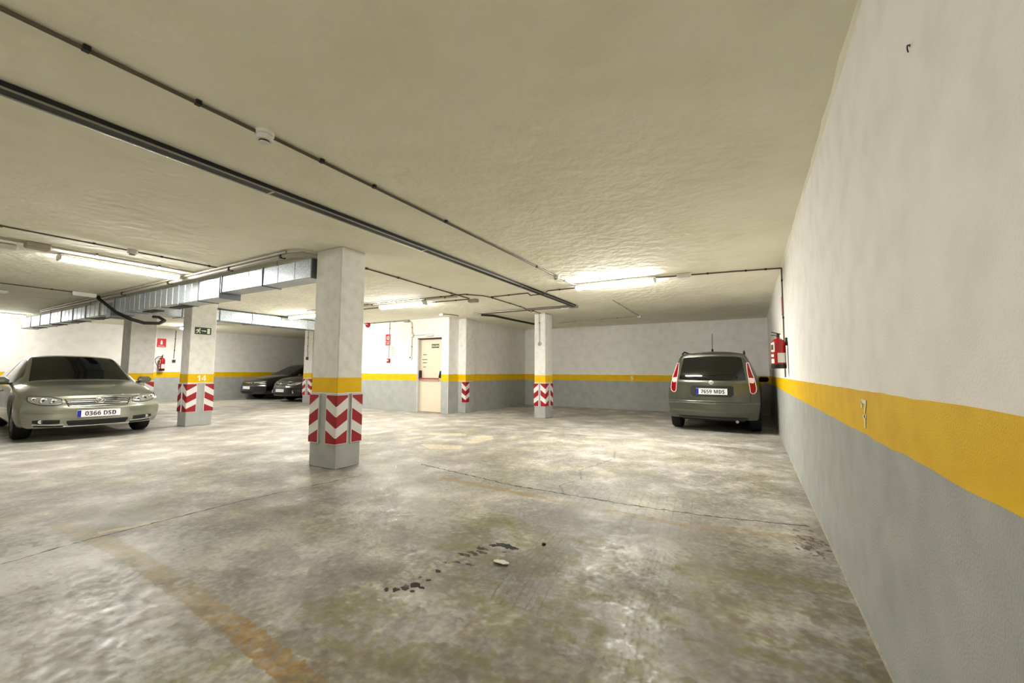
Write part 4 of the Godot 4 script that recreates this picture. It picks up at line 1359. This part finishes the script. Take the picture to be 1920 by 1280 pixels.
func wheel(parent: Node, x: float, s: float, z: float, r: float) -> void:
	var t := Transform3D(Basis(Vector3.RIGHT, PI / 2 * s), Vector3(x, r, z * s))
	var w := lathepart("wheel", "rubber", parent, [Vector2(r * 0.62, 0.0), Vector2(r * 0.72, 0.012), Vector2(r * 0.92, 0.004), Vector2(r, -0.03), Vector2(r, -0.17), Vector2(r * 0.9, -0.2), Vector2(0, -0.2)], t, 28)
	lathepart("rim", "alloy", w, [Vector2(r * 0.63, 0.003), Vector2(r * 0.60, -0.02), Vector2(r * 0.5, -0.05), Vector2(0, -0.05)], t, 24)
	var st := begin()
	for i in 7:
		var b := Basis(Vector3.UP, TAU * i / 7.0)
		bev(st, t * (b * Vector3(r * 0.33, -0.022, 0)), Vector3(r * 0.56, 0.03, 0.045), 0.008, t.basis * b)
	lathe(st, [Vector2(0.05, -0.03), Vector2(0.05, 0.002), Vector2(0, 0.006)], t, 12)
	commit(st, "spokes", "alloy", w)

func mirror_pair(parent: Node, x: float, y: float, z: float, paint_m: String) -> void:
	for s in [-1.0, 1.0]:
		var st := begin()
		bev(st, Vector3(x, y, s * (z + 0.12)), Vector3(0.13, 0.13, 0.22), 0.045, Basis(Vector3.UP, -0.2 * s))
		var m := commit(st, "door_mirror", paint_m, parent)
		boxpart("mirror_stalk", "trim_black", m, Vector3(x + 0.01, y - 0.05, s * (z + 0.0)), Vector3(0.07, 0.035, 0.12), 0.01)
		boxpart("mirror_glass", "glass_dark", m, Vector3(x - 0.068, y, s * (z + 0.125)), Vector3(0.006, 0.10, 0.18), 0.002, Basis(Vector3.UP, -0.2 * s))

func plate(parent: Node, e: int, y: float, w: float, h: float, text: String, off := 0.012) -> void:
	var p := end_bar("number_plate", "plate_white", parent, e, -w * 0.5, w * 0.5, y - h * 0.5, y + h * 0.5, off, 4, 0.02)
	var x: float = end_pt(e, Vector2(0, y), off).x
	boxpart("blue_band", "plate_blue", p, Vector3(x - 0.0015 * e, y, e * (w * 0.5 - 0.022)), Vector3(0.008, h * 0.94, 0.042), 0.0)
	if text != "":
		var tr := facing(Vector3(e, 0, 0), Vector3(x + 0.0025 * e, y - h * 0.02, -e * 0.018))
		words("characters", text, "plate_ink", p, h * 0.62, tr, 0.92)

func side_windows(parent: Node, xa: float, xm: float, xb: float, lo: float, hi: float) -> void:
	for s in [-1.0, 1.0]:
		for q in [[xa, xm + 0.035], [xm - 0.035, xb]]:
			var cols := []
			for i in 9:
				var x: float = lerpf(q[0], q[1], i / 8.0)
				var k := car_key(x)
				var a := k[4] + lo
				var b := maxf(a + 0.005, k[6] - hi)
				cols.append([x, a, b])
			side_patch("side_window", "glass_dark", parent, s, cols, 0.004)

func seams(parent: Node, xs: Array, y0: float) -> void:
	for s in [-1.0, 1.0]:
		for x in xs:
			var k := car_key(x)
			side_patch("door_seam", "trim_black", parent, s, [[x - 0.004, y0, k[4]], [x + 0.004, y0, k[4]]], 0.0025)

func saloon_table(hood: float) -> Array:
	return [
		[-2.30, 0.26, 0.78, 0.83, 0.79, 0.80, 0.68, 0.92, 0.955],
		[-2.10, 0.24, 0.80, 0.86, 0.83, 0.86, 0.70, 0.965, 0.99],
		[-1.80, 0.22, 0.82, 0.875, 0.84, 0.89, 0.67, 0.985, 1.015],
		[-1.30, 0.20, 0.83, 0.88, 0.85, 0.90, 0.60, 1.25, 1.30],
		[-0.90, 0.20, 0.83, 0.88, 0.85, 0.90, 0.575, 1.345, 1.395],
		[-0.30, 0.20, 0.83, 0.88, 0.85, 0.89, 0.575, 1.37, 1.425],
		[0.12, 0.20, 0.83, 0.88, 0.85, 0.88, 0.585, 1.335, 1.39],
		[0.60, 0.20, 0.83, 0.88, 0.85, 0.865, 0.645, 1.12, 1.165],
		[1.00, 0.20, 0.83, 0.88, 0.85, 0.84, 0.70, 0.915 + hood, 0.955 + hood],
		[1.25, 0.20, 0.83, 0.88, 0.85, 0.815, 0.71, 0.885 + hood, 0.925 + hood],
		[1.75, 0.20, 0.83, 0.88, 0.85, 0.75, 0.72, 0.825 + hood, 0.86 + hood],
		[2.10, 0.22, 0.82, 0.865, 0.83, 0.69, 0.72, 0.755 + hood, 0.785 + hood],
		[2.30, 0.225, 0.80, 0.845, 0.81, 0.65, 0.71, 0.70 + hood, 0.72 + hood]]

func car_basics(t: Node, paint_m: String, r: float) -> void:
	car_body(t, paint_m)
	for xw in car.axles:
		for s in [-1.0, 1.0]:
			wheel(t, xw, s, car.track, r)
	boxpart("underbody", "trim_black", t, Vector3(0, 0.27, 0), Vector3(car.x1 - car.x0 - 0.5, 0.10, 1.1), 0.02)

func build_silver() -> void:
	car = {"table": saloon_table(0.0), "axles": [-1.36, 1.34], "arch": 0.345, "wheel": 0.315, "x0": -2.30, "x1": 2.30, "bow_f": 0.26, "bow_r": 0.22, "track": 0.845,
		"lean_f": [[0.19, 0.05], [0.32, 0.0], [0.5, 0.01], [0.60, 0.04], [0.73, 0.10]], "lean_r": [[0.26, 0.06], [0.5, 0.0], [0.8, 0.03], [0.96, 0.10]]}
	var t := thing("saloon_car", "silver saloon car facing the camera with plate 0366 DSD", "car", Vector3(-11.72, 0, -2.90), "parked cars", deg_to_rad(-5.0))
	car_basics(t, "silver_paint", 0.315)
	top_patch("windscreen", "glass_dark", t, 0.97, 0.14, 0.035, 0.006, Vector3(0.5, 1, 0))
	top_patch("rear_window", "glass_dark", t, -1.02, -1.72, 0.04, 0.006, Vector3(-0.5, 1, 0))
	side_windows(t, 0.72, -0.38, -1.38, 0.015, 0.03)
	seams(t, [0.78, -0.40, -1.42], 0.3)
	for s in [-1.0, 1.0]:
		# headlamp with two round reflectors
		var h := end_patch("headlight", "lamp_clear", t, 1, [vp(0.43, 0.595, 0.43, 0.665), vp(0.50, 0.578, 0.50, 0.694), vp(0.58, 0.578, 0.58, 0.712), vp(0.66, 0.588, 0.66, 0.72), vp(0.73, 0.615, 0.73, 0.722), vp(0.775, 0.65, 0.775, 0.715)], 0.008, s)
		var edge := []
		for q in [[0.43, 0.595], [0.50, 0.578], [0.58, 0.578], [0.66, 0.588], [0.73, 0.615], [0.775, 0.65], [0.775, 0.715], [0.73, 0.722], [0.66, 0.72], [0.58, 0.712], [0.50, 0.694], [0.43, 0.665], [0.43, 0.595]]:
			edge.append(end_pt(1, Vector2(q[0] * s, q[1]), 0.008))
		tubepart("lamp_edge", "trim_black", h, edge, 0.005, 6)
		for q in [[0.515, 0.634, 0.040], [0.618, 0.648, 0.048], [0.715, 0.67, 0.03]]:
			var c := end_pt(1, Vector2(q[0] * s, q[1]), 0.009)
			lathepart("reflector", "chrome", h, [Vector2(0, -0.004), Vector2(q[2] * 0.6, 0.0), Vector2(q[2], 0.006), Vector2(q[2] * 0.9, 0.0)], Transform3D(Basis(Vector3.BACK, -PI / 2), c), 14)
			lathepart("bulb_hood", "trim_black", h, [Vector2(0, 0.005), Vector2(q[2] * 0.35, 0.004), Vector2(q[2] * 0.4, -0.004)], Transform3D(Basis(Vector3.BACK, -PI / 2), c), 10)
		# fog lamp slot and chrome strip
		var f := end_patch("fog_slot", "trim_black", t, 1, [vp(0.44, 0.285, 0.44, 0.345), vp(0.55, 0.285, 0.55, 0.352), vp(0.66, 0.295, 0.66, 0.355), vp(0.72, 0.31, 0.72, 0.35)], 0.004, s)
		var fc := end_pt(1, Vector2(0.64 * s, 0.325), 0.008)
		lathepart("fog_lamp", "chrome", f, [Vector2(0, 0.002), Vector2(0.02, 0.0), Vector2(0.026, 0.008), Vector2(0.026, -0.01)], Transform3D(Basis(Vector3.BACK, -PI / 2), fc), 12)
		end_patch("lower_slot", "trim_black", t, 1, [vp(0.40, 0.232, 0.40, 0.255), vp(0.55, 0.235, 0.55, 0.26), vp(0.70, 0.25, 0.70, 0.27)], 0.004, s)
		end_patch("bumper_strip", "chrome", t, 1, [vp(0.40, 0.258, 0.40, 0.275), vp(0.55, 0.262, 0.55, 0.279), vp(0.72, 0.275, 0.72, 0.292)], 0.010, s)
		end_patch("bumper_rub_strip", "silver_paint", t, 1, [vp(0.40, 0.455, 0.40, 0.475), vp(0.55, 0.455, 0.55, 0.475), vp(0.70, 0.46, 0.70, 0.48), vp(0.80, 0.465, 0.80, 0.48)], 0.012, s)
		end_patch("tail_light", "lamp_red", t, -1, [vp(0.48, 0.72, 0.48, 0.86), vp(0.62, 0.70, 0.62, 0.87), vp(0.76, 0.70, 0.76, 0.86)], 0.006, s)
	end_bar("lower_lip", "chrome", t, 1, -0.40, 0.40, 0.228, 0.24, 0.008, 10)
	end_patch("lower_intake", "trim_black", t, 1, [vp(-0.37, 0.30, -0.37, 0.325), vp(-0.34, 0.245, -0.34, 0.328), vp(0, 0.24, 0, 0.328), vp(0.34, 0.245, 0.34, 0.328), vp(0.37, 0.30, 0.37, 0.325)], 0.004)
	var g := end_patch("grille", "trim_black", t, 1, [vp(-0.40, 0.655, -0.40, 0.665), vp(-0.36, 0.545, -0.36, 0.67), vp(0, 0.535, 0, 0.68), vp(0.36, 0.545, 0.36, 0.67), vp(0.40, 0.655, 0.40, 0.665)], 0.004)
	end_patch("grille_surround", "chrome", g, 1, [vp(-0.405, 0.664, -0.405, 0.677), vp(-0.2, 0.672, -0.2, 0.686), vp(0, 0.674, 0, 0.690), vp(0.2, 0.672, 0.2, 0.686), vp(0.405, 0.664, 0.405, 0.677)], 0.012)
	for k in 4:
		var yy := 0.552 + k * 0.030
		var w := 0.345 + k * 0.012
		end_bar("grille_bar", "chrome", g, 1, -w, w, yy, yy + 0.014, 0.012, 8)
	# oval emblem of three rings
	var ex := end_pt(1, Vector2(0, 0.635), 0.024)
	for q in [[0.062, 0.042], [0.044, 0.016], [0.018, 0.038]]:
		var path := []
		for i in 17:
			var a := TAU * i / 16.0
			path.append(ex + Vector3(0, sin(a) * q[1] + (0.012 if q[0] < 0.06 and q[0] > 0.03 else 0.0), cos(a) * q[0]))
		tubepart("emblem", "chrome", g, path, 0.0055, 6)
	plate(t, 1, 0.43, 0.52, 0.11, "0366 DSD", 0.016)
	end_bar("hood_seam", "trim_black", t, 1, -0.40, 0.40, 0.700, 0.704, 0.003, 8)
	mirror_pair(t, 0.66, 0.945, 0.84, "silver_paint")
	for s in [-1.0, 1.0]:
		boxpart("door_handle", "silver_paint", t, Vector3(-0.22, 0.76, s * 0.885), Vector3(0.20, 0.035, 0.035), 0.012)
		boxpart("door_handle", "silver_paint", t, Vector3(-1.22, 0.78, s * 0.885), Vector3(0.20, 0.035, 0.035), 0.012)

func build_mpv() -> void:
	car = {"table": [
		[-2.10, 0.27, 0.76, 0.805, 0.748, 1.00, 0.545, 1.46, 1.545],
		[-1.85, 0.24, 0.79, 0.83, 0.775, 1.02, 0.575, 1.485, 1.565],
		[-1.20, 0.20, 0.80, 0.84, 0.80, 1.02, 0.60, 1.50, 1.585],
		[-0.40, 0.20, 0.80, 0.84, 0.80, 0.96, 0.60, 1.49, 1.58],
		[0.30, 0.20, 0.80, 0.84, 0.80, 0.93, 0.60, 1.45, 1.53],
		[0.60, 0.20, 0.80, 0.84, 0.80, 0.93, 0.62, 1.33, 1.39],
		[1.15, 0.20, 0.80, 0.84, 0.80, 0.92, 0.68, 1.00, 1.05],
		[1.45, 0.20, 0.80, 0.84, 0.80, 0.86, 0.68, 0.93, 0.98],
		[1.90, 0.20, 0.79, 0.83, 0.79, 0.74, 0.68, 0.80, 0.85],
		[2.10, 0.19, 0.78, 0.81, 0.77, 0.66, 0.68, 0.72, 0.75]],
		"axles": [-1.30, 1.32], "arch": 0.34, "wheel": 0.305, "x0": -2.10, "x1": 2.10, "bow_f": 0.25, "bow_r": 0.16, "track": 0.81,
		"lean_f": [[0.19, 0.05], [0.4, 0.0], [0.75, 0.12]], "lean_r": [[0.27, 0.05], [0.42, 0.0], [0.565, 0.005], [0.60, 0.045], [0.95, 0.06], [1.05, 0.085], [1.5, 0.27], [1.56, 0.32]]}
	var t := thing("people_carrier", "greenish-grey tall hatchback seen from behind with plate 7659 MDS", "car", Vector3(-0.665, 0, -10.95), "parked cars", PI / 2)
	# forward is -z after the turn
	car_basics(t, "olive_paint", 0.305)
	end_patch("rear_window", "glass_dark", t, -1, [vp(-0.59, 1.015, -0.515, 1.44), vp(-0.45, 1.005, -0.40, 1.46), vp(-0.2, 1.0, -0.18, 1.468), vp(0, 1.0, 0, 1.47), vp(0.2, 1.0, 0.18, 1.468), vp(0.45, 1.005, 0.40, 1.46), vp(0.59, 1.015, 0.515, 1.44)], 0.006)
	top_patch("windscreen", "glass_dark", t, 1.12, 0.42, 0.04, 0.006, Vector3(0.6, 1, 0))
	side_windows(t, 0.92, -0.10, -1.10, 0.02, 0.04)
	for s in [-1.0, 1.0]:
		var tl := end_patch("tail_light", "lamp_red", t, -1, [vp(0.628, 1.335, 0.600, 1.33), vp(0.665, 1.20, 0.607, 1.20), vp(0.705, 1.07, 0.625, 1.07), vp(0.73, 0.95, 0.638, 0.95), vp(0.742, 0.86, 0.648, 0.86), vp(0.735, 0.81, 0.655, 0.80), vp(0.70, 0.775, 0.675, 0.775)], 0.012, s)
		end_patch("clear_segment", "lamp_rim", tl, -1, [vp(0.712, 1.05, 0.632, 1.06), vp(0.722, 0.985, 0.638, 0.995), vp(0.700, 0.955, 0.645, 0.965)], 0.016, s)
		# pale rim round the lamp
		var rim := [[0.600, 1.34], [0.607, 1.20], [0.622, 1.07], [0.634, 0.95], [0.644, 0.86], [0.650, 0.79], [0.675, 0.765], [0.71, 0.765], [0.742, 0.80], [0.752, 0.86], [0.738, 0.95], [0.713, 1.07], [0.672, 1.20], [0.632, 1.342], [0.600, 1.34]]
		var path := []
		for q in rim:
			path.append(end_pt(-1, Vector2(q[0] * s, q[1]), 0.012))
		tubepart("lamp_edge", "lamp_rim", tl, path, 0.007, 6)
	# tailgate seams, plate recess, badge
	for s in [-1.0, 1.0]:
		end_patch("tailgate_seam", "trim_black", t, -1, [vp(0.648, 0.60, 0.648, 0.76), vp(0.653, 0.60, 0.653, 0.76)], 0.003, s)
	end_bar("bumper_seam", "trim_black", t, -1, -0.70, 0.70, 0.592, 0.600, 0.004, 12)
	end_bar("bumper_shelf", "olive_paint", t, -1, -0.68, 0.68, 0.555, 0.575, 0.012, 12)
	end_bar("tailgate_crease", "olive_paint", t, -1, -0.62, 0.62, 0.905, 0.925, 0.010, 12)
	end_patch("plate_recess", "trim_black", t, -1, [vp(-0.375, 0.735, -0.375, 0.885), vp(-0.33, 0.69, -0.33, 0.90), vp(0, 0.685, 0, 0.90), vp(0.33, 0.69, 0.33, 0.90), vp(0.375, 0.735, 0.375, 0.885)], 0.004)
	plate(t, -1, 0.79, 0.54, 0.115, "7659 MDS", 0.012)
	var bc := end_pt(-1, Vector2(0, 0.962), 0.006)
	lathepart("badge", "chrome", t, [Vector2(0, 0.012), Vector2(0.03, 0.011), Vector2(0.042, 0.004), Vector2(0.042, -0.01)], Transform3D(Basis(Vector3.BACK, PI / 2), bc), 18)
	tubepart("rear_wiper", "trim_black", t, [end_pt(-1, Vector2(0.0, 1.02), 0.02), end_pt(-1, Vector2(-0.1, 1.05), 0.022), end_pt(-1, Vector2(-0.32, 1.065), 0.02)], 0.008, 6)
	end_bar("lower_valance", "trim_black", t, -1, -0.60, 0.60, 0.275, 0.315, 0.006, 10)
	for s in [-1.0, 1.0]:
		var z: float = s * 0.56
		var rail := []
		for i in 13:
			var f := i / 12.0
			var x := lerpf(-1.62, 0.25, f)
			var lift := 0.052 * minf(1.0, minf(f, 1.0 - f) * 7.0)
			rail.append(Vector3(x, top_y(x, 0.55) + 0.004 + lift, z))
		tubepart("roof_rail", "trim_black", t, rail, 0.016, 8)
	var ax := -1.50
	tubepart("aerial", "trim_black", t, [Vector3(ax, top_y(ax, 0), 0), Vector3(ax - 0.02, top_y(ax, 0) + 0.05, 0)], 0.018, 8)
	tubepart("aerial", "trim_black", t, [Vector3(ax - 0.02, top_y(ax, 0) + 0.05, 0), Vector3(ax - 0.10, top_y(ax, 0) + 0.36, 0.008)], 0.005, 6)
	mirror_pair(t, 0.78, 1.0, 0.81, "olive_paint")
	seams(t, [0.85, -0.12, -1.0], 0.3)
	tubepart("exhaust", "steel", t, [Vector3(-1.75, 0.24, 0.42), Vector3(-2.02, 0.235, 0.42)], 0.028, 10)
	end_bar("grille", "trim_black", t, 1, -0.35, 0.35, 0.56, 0.66, 0.004)
	for s in [-1.0, 1.0]:
		end_patch("headlight", "lamp_clear", t, 1, [vp(0.45, 0.58, 0.45, 0.66), vp(0.6, 0.58, 0.6, 0.68), vp(0.74, 0.60, 0.74, 0.68)], 0.006, s)

func build_black(which: int) -> void:
	car = {"table": saloon_table(0.03), "axles": [-1.34, 1.36], "arch": 0.345, "wheel": 0.315, "x0": -2.20, "x1": 2.30, "bow_f": 0.30, "bow_r": 0.22, "track": 0.845,
		"lean_f": [[0.19, 0.05], [0.32, 0.0], [0.5, 0.01], [0.62, 0.05], [0.76, 0.14]], "lean_r": [[0.26, 0.06], [0.5, 0.0], [0.96, 0.10]]}
	var t: Node3D
	if which == 0:
		t = thing("hatchback_car", "black car parked against the far left wall, farther of the two", "car", Vector3(-17.25, 0, -11.45), "parked cars", -PI / 2)
	else:
		t = thing("hatchback_car", "black car parked beside the far pillar, nearer of the two", "car", Vector3(-14.95, 0, -11.40), "parked cars", -PI / 2)
	car_basics(t, "black_paint", 0.315)
	top_patch("windscreen", "glass_dark", t, 0.97, 0.14, 0.035, 0.006, Vector3(0.5, 1, 0))
	top_patch("rear_window", "glass_dark", t, -1.02, -1.72, 0.04, 0.006, Vector3(-0.5, 1, 0))
	side_windows(t, 0.72, -0.38, -1.38, 0.015, 0.03)
	seams(t, [0.78, -0.40], 0.3)
	mirror_pair(t, 0.66, 0.945, 0.84, "black_paint")
	for s in [-1.0, 1.0]:
		if which == 0:
			var h := end_patch("headlight", "lamp_clear", t, 1, [vp(0.36, 0.66, 0.36, 0.69), vp(0.50, 0.645, 0.50, 0.705), vp(0.64, 0.65, 0.64, 0.72), vp(0.76, 0.67, 0.76, 0.735)], 0.006, s)
			end_patch("indicator", "lamp_rim", h, 1, [vp(0.60, 0.66, 0.60, 0.675), vp(0.74, 0.68, 0.74, 0.70)], 0.010, s)
			end_patch("fog_slot", "trim_black", t, 1, [vp(0.46, 0.33, 0.46, 0.42), vp(0.70, 0.36, 0.70, 0.45)], 0.004, s)
		else:
			var h := end_patch("headlight", "lamp_clear", t, 1, [vp(0.44, 0.60, 0.44, 0.645), vp(0.56, 0.60, 0.56, 0.70), vp(0.68, 0.62, 0.68, 0.74), vp(0.78, 0.66, 0.78, 0.75)], 0.006, s)
			end_patch("indicator", "lamp_rim", h, 1, [vp(0.66, 0.65, 0.66, 0.67), vp(0.76, 0.68, 0.76, 0.70)], 0.010, s)
			var f := end_patch("fog_slot", "trim_black", t, 1, [vp(0.52, 0.33, 0.52, 0.42), vp(0.74, 0.36, 0.74, 0.45)], 0.004, s)
			for q in [[0.60, 0.41, 0.022], [0.61, 0.35, 0.034]]:
				lathepart("fog_lamp", "chrome", f, [Vector2(0, 0.004), Vector2(q[2] * 0.8, 0.0), Vector2(q[2], 0.008), Vector2(q[2], -0.01)], Transform3D(Basis(Vector3.BACK, -PI / 2), end_pt(1, Vector2(q[0] * s, q[1]), 0.008)), 12)
	var g := end_patch("grille", "trim_black", t, 1, [vp(-0.34, 0.62, -0.34, 0.69), vp(0, 0.61, 0, 0.70), vp(0.34, 0.62, 0.34, 0.69)], 0.004)
	if which == 0:
		for k in 5:
			end_bar("grille_bar", "chrome", g, 1, -0.30 + 0.125 * k, -0.22 + 0.125 * k, 0.635, 0.68, 0.010, 2)
	else:
		end_patch("grille_bar", "chrome", g, 1, [vp(-0.40, 0.69, -0.40, 0.705), vp(-0.1, 0.655, -0.1, 0.675), vp(0, 0.645, 0, 0.67), vp(0.1, 0.655, 0.1, 0.675), vp(0.40, 0.69, 0.40, 0.705)], 0.012)
		lathepart("emblem", "chrome", g, [Vector2(0, 0.01), Vector2(0.03, 0.008), Vector2(0.045, 0.0), Vector2(0.045, -0.01)], Transform3D(Basis(Vector3.BACK, -PI / 2), end_pt(1, Vector2(0, 0.66), 0.016)), 16)
	plate(t, 1, 0.47 if which == 0 else 0.42, 0.50, 0.11, "", 0.014)
	end_patch("lower_intake", "trim_black", t, 1, [vp(-0.42, 0.26, -0.42, 0.33), vp(0, 0.25, 0, 0.35), vp(0.42, 0.26, 0.42, 0.33)], 0.004)

func build_cars() -> void:
	build_silver()
	build_mpv()
	build_black(0)
	build_black(1)
